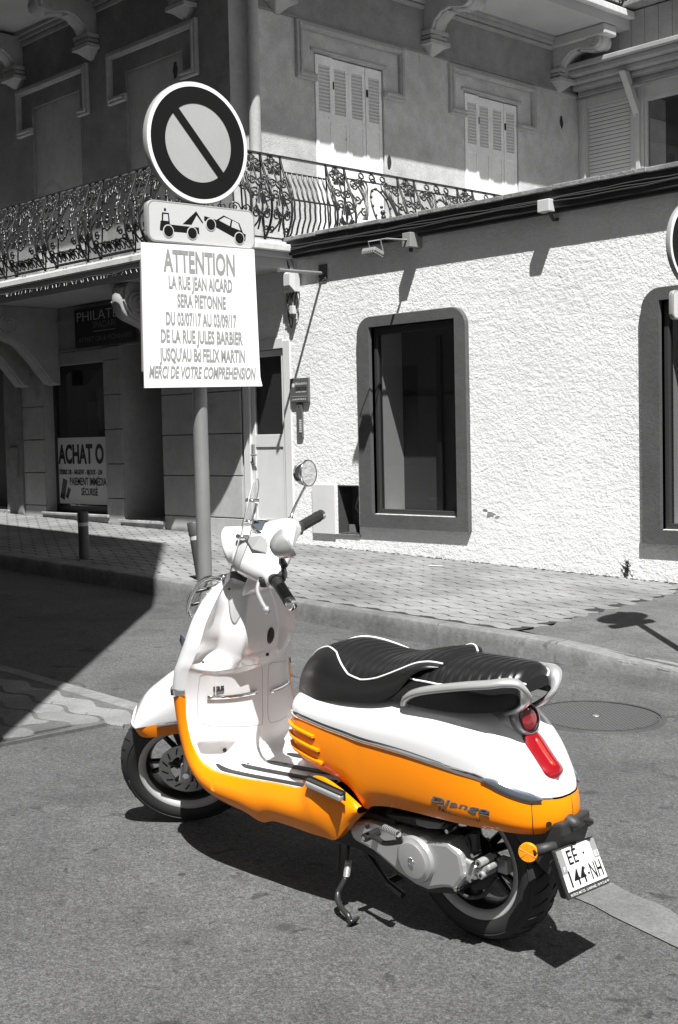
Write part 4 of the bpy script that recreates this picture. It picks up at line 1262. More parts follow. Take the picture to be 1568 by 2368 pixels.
for k in range(9):
    x0 = B_.x+rnd.uniform(-.07, .07); w_ = rnd.uniform(.03, .09); h_ = rnd.uniform(.10, .26)
    pts = [Vector((x0, YW-.05, B_.z-.11)), Vector((x0-w_*.6, YW-.05-rnd.random()*.04, B_.z-.11-h_*.6)), Vector((x0, YW-.04, B_.z-.11-h_)), Vector((x0+w_*.8, YW-.05, B_.z-.11-h_*.5)), Vector((x0+w_*.3, YW-.04, B_.z-.11))]
    MB().tube(crom(pts, 5), .0045, 5).build('cable', M['cable' if k % 3 else 'bandlight'], t, smooth=True)
MB().bx((B_.x-.005, YW-.09, B_.z-.33), (B_.x+.045, YW-.04, B_.z-.25)).build('connector', M['signface'], t, bevel=.004)
MB().tube(crom([Vector((B_.x-.08, YW-.05, B_.z-.1)), Vector((B_.x-.085, YW-.04, B_.z-.3)), Vector((B_.x-.05, YW-.03, B_.z-.46)), Vector((B_.x-.01, YW-.04, B_.z-.36))], 5), .006, 5).build('cable', M['cable'], t, smooth=True)
for k, (w_, m_) in enumerate(((0, 'bandlight'), (.02, 'bandlight'), (-.03, 'cable'))):
    pts = [Vector((B_.x+w_, YW-.05, B_.z+.09)), Vector((B_.x-.03+w_, YW-.12, B_.z+.26)), Vector((B_.x-.13+w_, YW-.4, B_.z+.36)), Vector((XB+.02, YB+.3, 3.25))]
    MB().tube(crom(pts, 6), .007, 5).build('supply_cable', M[m_], t, smooth=True)
# flood light on an arm
F_ = pY(950, 560, YW-.10)
t = thing('flood_light', F_, 'small flood light on a long arm reaching out from under the roof edge', 'flood light')
MB().bx((F_.x-.05, YW-.16, F_.z-.05), (F_.x+.05, YW-.0, F_.z+.08)).build('mount_box', M['signrim'], t, bevel=.005)
MB().sphere((F_.x, YW-.10, F_.z-.07), .02, 8, 6).build('sensor', M['cable'], t, smooth=True)
tip = pX(893, 552, F_.x)
MB().tube([(F_.x, YW-.15, F_.z+.015), (F_.x, tip.y, tip.z)], .014, 8, flat=.6).build('arm', M['signrim'], t)
lc = pX(862, 568, F_.x)
b = MB()
b.box((F_.x, lc.y, lc.z-.055), (.16, .12, .035), Matrix.Rotation(radians(-18), 3, 'X'))
hd = b.build('lamp_head', M['signrim'], t, bevel=.006)
for k in range(7): MB().box((F_.x-.07+.0233*k, lc.y-.005, lc.z-.078), (.006, .125, .015), Matrix.Rotation(radians(-18), 3, 'X')).build('cooling_fin', M['signrim'], hd)
for s_ in (-.075, .075):
    MB().tube([(F_.x+s_, lc.y+.05, lc.z-.05), (F_.x+s_, lc.y+.02, lc.z+.045), (F_.x+s_*.2, tip.y, tip.z)], .006, 6).build('yoke', M['signrim'], t)
# small white sensor box
S_ = pY(1268, 479, YW-.10)
t = thing('sensor_box', S_, 'little white box lamp fixed under the roof edge towards the right', 'sensor box')
MB().bx((S_.x-.06, YW-.17, S_.z-.045), (S_.x+.06, YW-.09, S_.z+.055)).build('box', M['signface'], t, bevel=.006)
MB().tube([(S_.x+.02, YW, S_.z-.09), (S_.x+.02, YW-.06, S_.z-.10), (S_.x+.02, YW-.12, S_.z-.04)], .014, 8).build('bracket', M['cable'], t)
# plaque and intercom
P0, P1 = pY(676, 876, YW), pY(719.5, 929, YW)
t = thing('plaque', (P0+P1)/2, 'grey dental laboratory plaque beside the white door', 'plaque')
MB().bx((P0.x, YW-.035, P1.z), (P1.x, YW-.008, P0.z)).build('plate', M['plaque'], t, bevel=.003)
MB().bx((P0.x+.01, YW-.0375, P1.z+.055), (P1.x-.01, YW-.0355, P1.z+.058)).build('rule', M['text_light'], t)
def tw(body, x, z, size, m, sx=1, align='CENTER', bold=0, Y=YW-.037, par=None, shear=0, depth=.001, name='lettering'):
    return text_mesh(body, size, m, frame((x, Y, z), (1, 0, 0), (0, 0, 1), (0, -1, 0)), name, par, shear, bold, align, sx, depth)
cx_ = (P0.x+P1.x)/2+.03; zt_ = P0.z
tw('laboratoire', cx_, zt_-.055, .042, M['text_light'], .95, par=t)
tw('dentis', cx_, zt_-.098, .068, M['posterblack'], 1.0, bold=.001, par=t)
tw('prothèse dentaire', cx_, zt_-.137, .022, M['text_light'], .95, par=t)
tw('sur rdv | 04 94 40 54 16', (P0.x+P1.x)/2, P1.z+.028, .024, M['text_light'], .85, par=t)
MB().sphere((P0.x+.05, YW-.0355, zt_-.07), .022, 10, 6, (1, .05, 1)).build('printed_moon', M['text_light'], t)
I0, I1 = pY(689, 932, YW), pY(704, 1011, YW)
t = thing('intercom', (I0+I1)/2, 'narrow grey intercom panel under the plaque, column of buttons', 'intercom')
MB().bx((I0.x, YW-.025, I1.z), (I1.x, YW-.005, I0.z)).build('panel', M['plaque'], t, bevel=.003)
for k in range(6):
    z = I1.z+.05+k*.022
    MB().bx((I0.x+.045, YW-.03, z), (I1.x-.012, YW-.0255, z+.015)).build('button', M['text_light'], t)
MB().sphere(((I0.x+I1.x)/2, YW-.026, I0.z-.03), .007, 8, 4).build('lens', M['black'], t)
# coin shop sign
SX0, SX1, SZ0, SZ1 = -13.53, -12.25, 2.535, 2.995
t = thing('shop_sign', ((SX0+SX1)/2, YW, 2.7), 'black shop sign with serif lettering above the recessed doorway', 'shop sign')
MB().bx((SX0, YW-.065, SZ0), (SX1, YW-.036, SZ1)).build('board', M['shopsign'], t, bevel=.003)
MB().bx((SX0-.012, YW-.06, SZ0-.012), (SX1+.012, YW-.03, SZ1+.012)).build('frame', M['plaque'], t)
xm_ = (SX0+SX1)/2
def serif(body, x, z, size, m, width, par, bold=0):
    o = tw(body, 0, 0, size, m, 1, Y=0, par=None, bold=bold)
    xs = [v.co.x for v in o.data.vertices]; k = width/(max(xs)-min(xs)); md = (max(xs)+min(xs))/2
    for v in o.data.vertices: v.co = Vector(((v.co.x-md)*k+x, v.co.y+YW-.067, v.co.z+z))
    o.parent = par; o.matrix_parent_inverse = wm(par).inverted()
serif('PHILATELIE', xm_, SZ1-.10, .165, M['gold'], 1.16, t, -.002)
serif('SPADARI', xm_, SZ1-.215, .105, M['gold2'], .48, t)
MB().bx((xm_-.24, YW-.069, SZ1-.288), (xm_+.24, YW-.0665, SZ1-.283)).build('rule', M['gold'], t)
serif('ACHAT OR & MONNAIES', xm_, SZ1-.375, .085, M['gold2'], 1.12, t)
# string of fairy lights pinned under the balcony edge
t = thing('fairy_lights', (-13, YB, 3.1), 'thin string of icicle lights clipped along the balcony edge', 'fairy lights')
pts = [(x*.1, YB-.012, 3.135+.012*sin(x*.9)) for x in range(-220, -99)]
MB().tube(pts, .008, 5).build('cable', M['cable'], t, smooth=True)
b = MB()
for i in range(150):
    x = -22+i*.08+rnd.uniform(-.02, .02); a = rnd.uniform(-1, 1)
    b.tube([(x, YB-.014, 3.135), (x+.04*a, YB-.02, 3.135-.035)], .0035, 4)
b.build('bulbs', M['bandlight'], t)['kind'] = 'stuff'
# weed and scraps at the foot of the wall
w0 = pG(1458, 1336, LIFT)
t = thing('weed', (w0.x, YW-.02, gz(w0.x)+LIFT), 'small dark weed growing from the foot of the white wall', 'weed')
b = MB(); rr = random.Random(5)
for i in range(60):
    a = rr.uniform(0, pi); l_ = rr.uniform(.02, .07); c = Vector((w0.x+rr.gauss(0, .02), YW-.012, gz(w0.x)+LIFT+rr.uniform(0, .12)))
    e = c+Vector((cos(a)*l_*.5, -abs(sin(a))*.03, l_*.6)); s_ = Vector((.006, 0, .003))
    b.add([c-s_, c+s_, e+s_*.3], [(0, 1, 2)])
b.build('leaves', M['leaf'], t, fix=False)['kind'] = 'stuff'
b = MB(); x = -9.3
while x < -3:
    z = gz(x)+plift(x)
    for k in range(2):
        c = Vector((x+rr.uniform(-.05, .05), YW-.02-rr.random()*.03, z+.0)); r_ = rr.uniform(.004, .016)
        b.sphere(c, r_, 5, 3, (1.5, 1, .6))
    x += .05
tagme = b.build('wall_foot_dirt', M['joint'], far_pavement); tagme['kind'] = 'stuff'
pp_ = pG(1008, 1310, LIFT)
sc_ = MB().box((0, 0, 0), (.12, .05, .002)).build('paper_scrap', M['signface'])
sc_.matrix_basis = Matrix.Translation((pp_.x, pp_.y, gz(pp_.x)+LIFT+.006)) @ Matrix.Rotation(.5, 4, 'Z') @ Matrix.Rotation(TILT, 4, 'Y')
tag(sc_, 'small white paper scrap lying on the pavers below the shop window', 'paper')
# ================================================================== HOUSES ON THE CAMERA'S SIDE (cast the street shadows, seen in the glass)
def block_house(name, foot, h, label):
    root = empty(name, (foot[0][0], foot[0][1], 0)); tag(root, label, 'building')
    MB().prism([(x, y, -1) for x, y in foot], (0, 0, h+1)).build('wall', M['opposite'], root)
    n = len(foot)
    wb = MB().bx((-.5, -.02, 0), (.5, .03, 1.6)); me = wb.mesh('window'); me.materials.append(M['glassdark'])
    for i in range(n):
        a, c = Vector((*foot[i], 0)), Vector((*foot[(i+1) % n], 0)); L = (c-a).length
        k = int(L//2.6)
        for j in range(k):
            for f_ in range(int(h//3)):
                p_ = a+(c-a)*((j+.5)/k); o = bpy.data.objects.new('window', me); COL.objects.link(o); o.parent = root
                o.matrix_parent_inverse = wm(root).inverted()
                o.matrix_basis = Matrix.Translation((p_.x, p_.y, .9+3*f_)) @ Matrix.Rotation(atan2(c.y-a.y, c.x-a.x), 4, 'Z')
    return root
h_ = block_house('street_house', [(-4.55, 2.2), (-4.55, -9), (-30, -9), (-30, 2.2)], 15.5, 'tall plain house left of the camera whose shadow falls on road and far pavement')
MB().prism([(-1.9, .1, 5), (-5.66, 3.85, 5), (-9.5, 3.85, 5), (-9.5, .1, 5)], (0, 0, 6.2)).build('shadow_wing', M['opposite'], h_)  # unseen wing, added and shaped to cast the slanting shadow edge on the road
block_house('street_house', [(-4, -7), (2, -7), (2, -16), (-4, -16)], 12, 'plain house across the side street behind the camera')
block_house('street_house', [(5, -8), (30, -8), (30, -14), (5, -14)], 9, 'long low house across the street to the right of the camera')

# ================================================================== SCOOTER
psi, lean = radians(.4), radians(6)
sf = Vector((-cos(psi), sin(psi), SLOPE)).normalized()
sl = Vector((-sin(psi), -cos(psi), 0))
szz = sf.cross(sl)
SL_ = cos(lean)*sl - sin(lean)*szz
SU = cos(lean)*szz + sin(lean)*sl
SO = Vector((-2.2565, 2.6807, gz(-2.2565)))
SM = Matrix(((sf.x, SL_.x, SU.x, SO.x), (sf.y, SL_.y, SU.y, SO.y), (sf.z, SL_.z, SU.z, SO.z), (0, 0, 0, 1)))
scooter = empty('scooter'); scooter.matrix_basis = SM
tag(scooter, 'retro scooter in orange and white with black seat, leaning on its side stand', 'scooter')
LOCAL.add(scooter.name)
def SC(px, py, y):
    """point of the scooter's own plane y = const seen at a survey position"""
    d = ray(px, py); c = SO+SL_*y; Q = CAM+d*((c-CAM).dot(SL_)/d.dot(SL_))-SO
    return Vector((Q.dot(sf), y, Q.dot(SU)))
S_ = scooter
# steering: front end turned left
RK, DELTA = radians(22), radians(48)
AX = Vector((-sin(RK), 0, cos(RK))); A0 = Vector((1.425, 0, 0))
STM = Matrix.Translation(A0) @ Matrix.Rotation(DELTA, 4, AX) @ Matrix.Translation(-A0)
def steered(b, name, m, parent=None, **k):
    if parent is not None: return b.build(name, m, parent, **k)
    o = b.build(name, m, S_, **k); o.matrix_basis = STM; return o

# ---- front shield, apron and floorboard (one white moulding)
rows = [(.45,.374,.208,.45,.374),(.58,.369,.212,.58,.357),(.73,.357,.217,.73,.345),(.84,.350,.220,.83,.338),(.91,.348,.221,.88,.338),(.957,.364,.221,.92,.352),
        (.994,.402,.221,.938,.380),(1.011,.455,.221,.944,.442),(1.018,.51,.221,.944,.502),(1.012,.583,.220,.940,.562),(.992,.650,.217,.932,.617),(.976,.677,.214,.922,.646),
        (.960,.708,.207,.893,.686),(.937,.757,.196,.872,.740),(.926,.815,.176,.866,.80),(.917,.873,.141,.862,.86),(.930,.907,.098,.872,.893),(.955,.923,.046,.90,.912)]
def apron(u, s):
    i = min(int(u), len(rows)-2); t = u-i
    a = [Vector(rows[max(i-1, 0)]), Vector(rows[i]), Vector(rows[i+1]), Vector(rows[min(i+2, len(rows)-1)])]
    q = [.5*((2*a[1][k])+(a[2][k]-a[0][k])*t+(2*a[0][k]-5*a[1][k]+4*a[2][k]-a[3][k])*t*t+(3*a[1][k]-a[0][k]-3*a[2][k]+a[3][k])*t**3) for k in range(5)]
    S = abs(s)
    low_ = S**2.4
    c_ = min(1, max(0, (S-.36)/.20)); c_ = c_*c_*(3-2*c_)*.92+.08*S
    up_ = c_*(1.0+.25*sin(pi*min(1, max(0, (S-.36)/.64))))
    k = min(1, max(0, (u-10.6)/1.2)); k = k*k*(3-2*k)
    b_ = low_*(1-k)+up_*k
    x = q[3]+(q[0]-q[3])*b_; z = q[4]+(q[1]-q[4])*b_; y = q[2]*s
    # glove box ledge and foot-well pocket
    if 10.2 < u < 12: x -= .012*sin(pi*(u-10.2)/1.8)*(1-S)
    if y > 0 and 4.6 < u < 6.6:
        m1 = min(1, max(0, (u-4.75)/.25))*min(1, max(0, (6.45-u)/.10)); m2 = min(1, max(0, (s-.36)/.16))*min(1, max(0, (.93-s)/.06))
        x += .045*m1*m2; z -= .012*m1*m2*0
    return Vector((x, y, z))
NR, NS = 150, 72
b = MB(); vs = []; fs = []
for i in range(NR+1):
    for j in range(NS+1):
        vs.append(apron((len(rows)-1)*i/NR*.9999, -1+2*j/NS))
for i in range(NR):
    for j in range(NS):
        a = i*(NS+1)+j; fs.append((a, a+NS+1, a+NS+2, a+1))
apr = b.add(vs, fs).build('leg_shield', M['white'], S_, smooth=True, fix=False)
def an(u, s):
    e = 1e-3; a = apron(u+e, s)-apron(u-e, s); c = apron(u, min(1, s+e))-apron(u, s-e); n = a.cross(c).normalized()
    return n if n.x < 0 or (abs(n.x) < .3 and n.z > 0) else -n
def on_apron(us, off=.001): return [apron(u, s)+an(u, s)*off for u, s in us]
# rubber strips on the floor
for y0, u1 in ((.168, 4.75), (.105, 4.15), (.04, 3.35), (-.04, 3.35), (-.105, 4.15), (-.168, 4.75)):
    L = []; n = 26
    s0 = y0/.204
    rings = []
    for i in range(n+1):
        u = .15+(u1-.15)*i/n; w_ = .055*min(1, (1-i/n)*4+.35)
        nn = an(u, s0)
        A_, B_ = apron(u, s0-w_), apron(u, s0+w_)
        rings.append([A_-nn*.002, A_+nn*.004, B_+nn*.004, B_-nn*.002])
    MB().loft(rings).build('floor_strip', M['rubber'], apr, bevel=.001)
# white outer shield, wrapped round the front
def shield_ring(u):
    i = apron(u, 1.0); x, w_, z = i.x, i.y, i.z
    fw = interp([(5, .05), (9, .075), (13, .085), (15, .07), (16, .05), (17, .03)], u)
    half = [(x, w_, z), (x+fw*.35, w_+.012, z+.0), (x+fw*.75, w_+.012, z-.002), (x+fw*1.1, w_-.008, z-.004), (x+fw*1.6, w_*.78, z-.006), (x+fw*2.1, w_*.42, z-.008), (x+fw*2.25, 0, z-.01)]
    return [Vector(p) for p in half] + [Vector((p[0], -p[1], p[2])) for p in half[-2::-1]]
us = [9.05, 10, 11, 12, 13, 14, 15, 16, 17*.9999]
rings = []
for a, c in zip(us, us[1:]):
    for k in range(4): rings.append(shield_ring(a+(c-a)*k/4))
rings.append(shield_ring(us[-1]))
top = rings[-1]; ctr = Vector((1.0, 0, .925))
rings.append([p+(ctr-p)*.5+Vector((0, 0, .012)) for p in top]); rings.append([p+(ctr-p)*.97+Vector((0, 0, .014)) for p in top])
MB().loft(rings, False, False).build('front_fairing', M['white'], S_, smooth=True)
# chrome trim between white and orange on the shield edge
r0 = shield_ring(9.05)
b = MB(); b.loft([[p+Vector((0, 0, .010)) for p in r0[:5]], [p+Vector((.0, .006, .008)) for p in r0[:5]], [p+Vector((0, .006, -.010)) for p in r0[:5]], [p+Vector((0, 0, -.012)) for p in r0[:5]]], False, False)
b.build('shield_trim', M['chrome'], S_, smooth=40)
b = MB(); b.loft([[Vector((p.x, -p.y, p.z+.010)) for p in r0[:5]], [Vector((p.x, -p.y-.006, p.z+.008)) for p in r0[:5]], [Vector((p.x, -p.y-.006, p.z-.01)) for p in r0[:5]], [Vector((p.x, -p.y, p.z-.012)) for p in r0[:5]]], False, False)
b.build('shield_trim', M['chrome'], S_, smooth=40)

# ---- orange skirt below the floor, both sides
SK = [((1.012,.222,.582),(1.072,.226,.566)),((1.018,.222,.51),(1.066,.226,.485)),((1.012,.222,.455),(1.052,.227,.412)),((.994,.222,.402),(1.026,.227,.342)),((.957,.222,.363),(.958,.228,.287)),
      ((.905,.222,.348),(.875,.228,.264)),((.84,.221,.350),(.81,.227,.257)),((.78,.219,.353),(.76,.225,.252)),((.70,.216,.359),(.685,.219,.234)),((.62,.213,.366),(.63,.216,.249)),
      ((.54,.210,.371),(.545,.213,.250)),((.49,.208,.382),(.475,.209,.247)),((.46,.205,.418),(.42,.206,.248)),((.41,.200,.422),(.375,.202,.250)),((.345,.192,.396),(.328,.196,.298)),((.285,.184,.360),(.280,.184,.345))]
for sgn, nm in ((1, 'left'), (-1, 'right')):
    rings = []
    P = []
    for (a, c) in SK: P.append(Vector((*a, *c)) if False else (Vector(a), Vector(c)))
    n = len(P)
    fine = []
    for i in range(n-1):
        for k in range(5):
            t = k/5
            def cr(j):
                q = [P[max(i-1, 0)][j], P[i][j], P[i+1][j], P[min(i+2, n-1)][j]]
                return .5*((2*q[1])+(q[2]-q[0])*t+(2*q[0]-5*q[1]+4*q[2]-q[3])*t*t+(3*q[1]-q[0]-3*q[2]+q[3])*t**3)
            fine.append((cr(0), cr(1), (i+t)/(n-1)))
    fine.append((P[-1][0], P[-1][1], 1))
    for a, c, t in fine:
        h = a-c
        bul = .016*min(1, max(0, (t-.15)/.2))*min(1, (1-t)/.2+.0)
        pts = [a+Vector((0, -.012, .001)), a+Vector((0, .002, .003)), a*.75+c*.25+Vector((0, .010+bul*.6, 0)), a*.45+c*.55+Vector((0, .010+bul, 0)), a*.15+c*.85+Vector((0, .006+bul*.3, 0)), c, c+Vector((.004, -.03, -.004)), c+Vector((.01, -.10, .02))]
        rings.append([Vector((p.x, p.y*sgn, p.z)) for p in pts])
    sk = MB().loft(rings, False, False).build('side_skirt', M['orange'], S_, smooth=45)
    if sgn == 1:
        # crease line and pillion foot rest, black plate painting its recess shade
        a, c = SC(716, 1806, .215), SC(797, 1842, .213)
        d = (c-a).normalized(); up = Vector((0, 1, 0)).cross(d); up = up if up.z > 0 else -up
        MB().prism([a-d*.006-up*.012, c+d*.006-up*.012, c+d*.006+up*.018, a-d*.004+up*.020], (0, .004, 0)).build('foot_rest_shade', M['black'], sk, bevel=.004)
        fr = MB().prism([a-up*.012, c-up*.012, c+up*.006, a+up*.006], (0, .020, 0)).build('foot_rest', M['casting'], sk, bevel=.005)
        MB().prism([a+up*.0065, c+up*.0065, c+up*.013, a+up*.013], (0, .016, 0)).build('foot_rest_rubber', M['rubber'], sk, bevel=.003)
# ---- rear body
PER = [(.632,0,.588,.50,.650,.46),(.626,.078,.588,.50,.650,.46),(.600,.130,.587,.50,.651,.455),(.553,.160,.585,.48,.654,.44),(.48,.169,.580,.43,.668,.425),(.41,.172,.574,.37,.680,.418),
       (.34,.174,.571,.32,.688,.396),(.287,.175,.568,.27,.693,.352),(.25,.176,.566,.24,.697,.366),(.19,.176,.565,.18,.704,.378),(.10,.175,.562,.10,.712,.384),(0,.171,.553,.0,.716,.386),(-.08,.163,.543,-.07,.705,.386),
       (-.145,.149,.532,-.12,.682,.386),(-.21,.124,.503,-.160,.638,.382),(-.255,.094,.485,-.20,.585,.378),(-.287,.063,.480,-.245,.531,.380),(-.306,.032,.478,-.278,.503,.386),(-.312,0,.478,-.300,.488,.392)]
def per(i):
    i = max(0, min(len(PER)-1.0001, i)); k = int(i); t = i-k
    g = lambda n_: Vector(PER[n_]) if 0 <= n_ < len(PER) else None
    b_, c_ = g(k), g(k+1); a_ = g(k-1) or b_*2-c_; d_ = g(k+2) or c_*2-b_
    if k == 0: a_ = Vector((PER[1][0], -PER[1][1], *PER[1][2:]))
    return .5*((2*b_)+(c_-a_)*t+(2*a_-5*b_+4*c_-d_)*t*t+(3*b_-a_-3*c_+d_)*t**3)
def upper(i, t):
    q = per(i); a = t*pi/2; n_ = 2.3
    ch = 1-max(0, cos(a))**(2/n_); sv = max(0, sin(a))**(2/n_)
    return Vector((q[0]+(q[3]-q[0])*ch, q[1]*(1-ch), q[2]+(q[4]-q[2])*sv))
def lower(i, t):
    q = per(i); o = Vector((q[0]-.25, q[1], 0)); 
    q2 = per(min(i+.01, 18)); q1 = per(max(i-.01, 0)); tg = Vector((q2[0]-q1[0], q2[1]-q1[1], 0)); nrm = Vector((-tg.y, tg.x, 0)); nrm = -nrm.normalized() if nrm.length > 0 else Vector((1, 0, 0))
    if nrm.dot(Vector((q[0]-.2, q[1], 0))) < 0: nrm = -nrm
    bul = .006*sin(pi*min(1, t*1.0)) - .016*max(0, t-.75)**1.5/.125
    return Vector((q[0], q[1], q[2]+(q[5]-q[2])*t))+nrm*bul
def shell(fn, n, m, t0=0, t1=1, i0=0, i1=18, sg=1):
    out = []
    for i in range(n+1):
        out.append([Vector((p.x, p.y*sg, p.z)) for p in (fn(i0+(i1-i0)*i/n, t0+(t1-t0)*j/m) for j in range(m+1))])
    return out
b = MB()
L = shell(upper, 108, 14); R_ = shell(upper, 108, 14, sg=-1)
full = [a[:-1]+c[::-1] for a, c in zip(L, R_)]
MB().loft(full, False, False).build('tail_cowl', M['white'], S_, smooth=True)
# orange side panels in one moulding
L = shell(lower, 108, 10, .055); R_ = shell(lower, 108, 10, .055, sg=-1)
b = MB(); b.loft(L, False, False); b.loft(R_, False, False, flip=True)
side = b.build('side_panels', M['orange'], S_, smooth=True)
# narrow shadow gap + chrome strip
def strip_ring(i, h, o):
    p0 = lower(i, .03); d = Vector((p0.x-.15, p0.y*1.5, 0)).normalized()
    return [p0+Vector((0, 0, h*cos(a)))+d*(o*sin(a)-.003) for a in [pi*k/7 for k in range(8)]]
for sg in (1, -1):
    rings = []
    for k in range(100):
        i = .2+(13.6-.2)*k/99; rings.append([Vector((p.x, p.y*sg, p.z)) for p in strip_ring(i, .0090, .0085)])
    MB().loft(rings).build('chrome_strip', M['chrome'], S_, smooth=30)
    rings = []
    for k in range(16):
        i = 13.0+(15.6-13.0)*k/15; h = .016*min(1, (k+1)/4, (16-k)/5+.15)
        rings.append([Vector((p.x, p.y*sg, p.z)) for p in strip_ring(i, h, .013)])
    MB().loft(rings).build('turn_signal', M['smoke'], S_, smooth=30)
# vents at the front corner: black bands paint the shade in the slots
for k, (t0, ie) in enumerate(((.27, 4.35), (.50, 4.62), (.73, 4.75))):
    for sg in (1, -1):
        rings = []; lips = []
        for j in range(16):
            i = 2.2+(ie-2.2)*j/15
            p, q = lower(i, t0), lower(i, t0+.085); d = Vector((p.x-.30, p.y*1.4, 0)).normalized()
            w = lambda v: Vector((v.x, v.y*sg, v.z))
            rings.append([w(p+d*.0016), w(q+d*.0016)])
            lips.append([w(p+d*.0+Vector((0, 0, .003))), w(p+d*.010+Vector((0, 0, .001))), w(p+d*.010+Vector((0, 0, -.007))), w(p+Vector((0, 0, -.006)))])
        MB().loft(rings, False, False).build('vent_slot_shade', M['black'], side)
        MB().loft(lips).build('vent_lip', M['orange'], side, bevel=.001)
# tail seam and small fixing hole, towing hook
MB().tube([lower(15.1, .06+.94*j/10)+Vector((-.0006, .0003, 0)) for j in range(11)], .0011, 4).build('panel_seam', M['posterblack'], side)
h_ = lower(16.0, .68); MB().tube([h_+Vector((-.0012, .0008, 0)), h_+Vector((.006, -.005, 0))], .0075, 14).build('fixing_hole', M['black'], side)
p = Vector((-.308, .012, .408))
MB().tube([p+Vector((.03, 0, 0)), p+Vector((.0, 0, 0)), p+Vector((-.018, .002, -.002)), p+Vector((-.030, .003, -.004)), p+Vector((-.036, .003, -.006))], [.021, .021, .018, .014, .006], 14).build('tail_hook', M['plastic'], S_, smooth=True)
MB().sphere((-.300, .012, .411), .034, 14, 8, (.4, 1, 1)).build('hook_recess', M['black'], S_, smooth=True)

# ---- lights on the tail spine
rc = Vector((-.176, 0, .650)); ra = Vector((-.92, 0, .30)).normalized()
hs = MB().revolve([(.028, -.09), (.040, -.05), (.044, .0), (.0445, .014), (.040, .020), (.0365, .018)], rc, ra, 32, caps=False).build('light_housing', M['silver'], S_, smooth=50)
MB().revolve([(.0365, .012), (.034, .019), (.020, .0235), (.001, .0245)], rc, ra, 32, caps=False).build('round_reflector', M['darkred'], hs, smooth=True)
MB().revolve([(.0372, .013), (.0372, .0215), (.0345, .0205)], rc, ra, 32, caps=False).build('lens_ring', M['rimdark'], hs, smooth=True)
# silver saddle piece joining rails and light
rings = []
for x, w_, z0, z1 in ((-.05,.07,.70,.722),(-.10,.075,.675,.712),(-.15,.070,.635,.70),(-.185,.052,.60,.625),(-.21,.040,.575,.592)):
    rings.append([Vector((x, w_, z0)), Vector((x, w_*.8, z0+(z1-z0)*.7)), Vector((x, 0, z1)), Vector((x, -w_*.8, z0+(z1-z0)*.7)), Vector((x, -w_, z0))])
MB().loft(rings, False, False).build('tail_saddle', M['silver'], S_, smooth=True)
def lens(x0, x1, wmax, off, name, m, sub=None, prof=1.0, z=0):
    rings = []; n = 22
    sp = [(-.12,.682),(-.16,.638),(-.18,.610),(-.20,.585),(-.222,.557),(-.245,.531),(-.278,.503),(-.30,.488)]
    zz = lambda x: interp([(a, c) for a, c in sp[::-1]], x)
    for k in range(n+1):
        t = k/n; x = x0+(x1-x0)*t; w_ = wmax*max(.02, (1-abs(2*t-1)**5.0))**.55
        Z = zz(x); sl_ = (zz(x-.01)-zz(x+.01))/-.02
        nn = Vector((-sl_, 0, 1)).normalized(); nn = nn if nn.z > 0 else -nn
        ring = []
        for j in range(9):
            a = pi*j/8; ring.append(Vector((x, w_*cos(a), Z+z))+nn*(off*sin(a)**.7*min(1, w_/wmax*1.2)-abs(cos(a))*.004))
        rings.append(ring)
    return MB().loft(rings, False, False).build(name, m, sub or S_, smooth=True)
lens(-.160, -.255, .053, .010, 'lamp_bezel', M['silver'], z=.004)
tl = lens(-.176, -.278, .044, .020, 'tail_lamp', M['red'], z=.006)
tlc = lens(-.192, -.262, .014, .0225, 'lamp_core', M['redglow'], tl, z=.0068)

# ---- seat
def seat_part(ST, name, nx, grooves, a_pip):
    def st(x):
        return interp(ST[::-1], x)
    fine = crom([Vector(s_[:3]+(s_[3],)) if False else Vector((s_[0], s_[1], s_[2], s_[3])) for s_ in ST], 10)
    rings = []; pipL = []; pipR = []
    for i, q in enumerate(fine):
        x, w_, zb, zt = q; w_ = max(w_, .002)
        ap = interp(a_pip, x)       # angle (0 side .. 90 top) of the piping
        ring = []
        for j in range(49):
            a = pi*j/48; c_, s_ = cos(a), sin(a)
            n_ = 2.9
            y = w_*abs(c_)**(2/n_)*(1 if c_ >= 0 else -1); z = zb+(zt-zb)*abs(s_)**(2/n_)
            g = 0
            ang = min(a, pi-a)
            if ang > ap and grooves:
                xx = x+.22*abs(y); ph = (xx/.0285) % 1
                g = -.0032*math.exp(-((ph-.5)/.16)**2)*min(1, (ang-ap)/.12)
                g += .004*min(1, (ang-ap)/.25)*0
            elif grooves: g = .0
            ring.append(Vector((x, y, z+g)))
        rings.append(ring)
        if ap < pi/2-.02:
            for a, L_ in ((ap, pipL), (pi-ap, pipR)):
                c_, s_ = cos(a), sin(a)
                y = w_*abs(c_)**(2/2.9)*(1 if c_ >= 0 else -1); z = zb+(zt-zb)*abs(s_)**(2/2.9)
                L_.append(Vector((x, y*1.005, z+.0015)))
    s_ = MB().loft(rings, False, False)
    k = len(rings[0])
    s_.add(rings[0], [tuple(range(k))]); s_.add(rings[-1], [tuple(range(k))[::-1]])
    o = s_.build(name, M['leather'], S_, smooth=60)
    for L_ in (pipL, pipR): MB().tube(L_, .0030, 6).build('piping', M['piping'], o, smooth=True)
    return o
def dens(t, n):       # densify a station table
    out = []
    for a, c in zip(t, t[1:]):
        for k in range(n): out.append(tuple(a[j]+(c[j]-a[j])*k/n for j in range(4)))
    return out+[t[-1]]
F1 = [(.648,.018,.600,.616),(.640,.052,.590,.644),(.622,.080,.585,.682),(.592,.103,.588,.720),(.55,.122,.600,.752),(.50,.138,.622,.772),(.45,.148,.638,.778),(.39,.154,.648,.771),(.33,.156,.655,.762),(.26,.154,.663,.762),(.20,.150,.676,.775),(.14,.144,.708,.790),(.09,.134,.760,.797),(.055,.116,.778,.796),(.03,.092,.780,.786)]
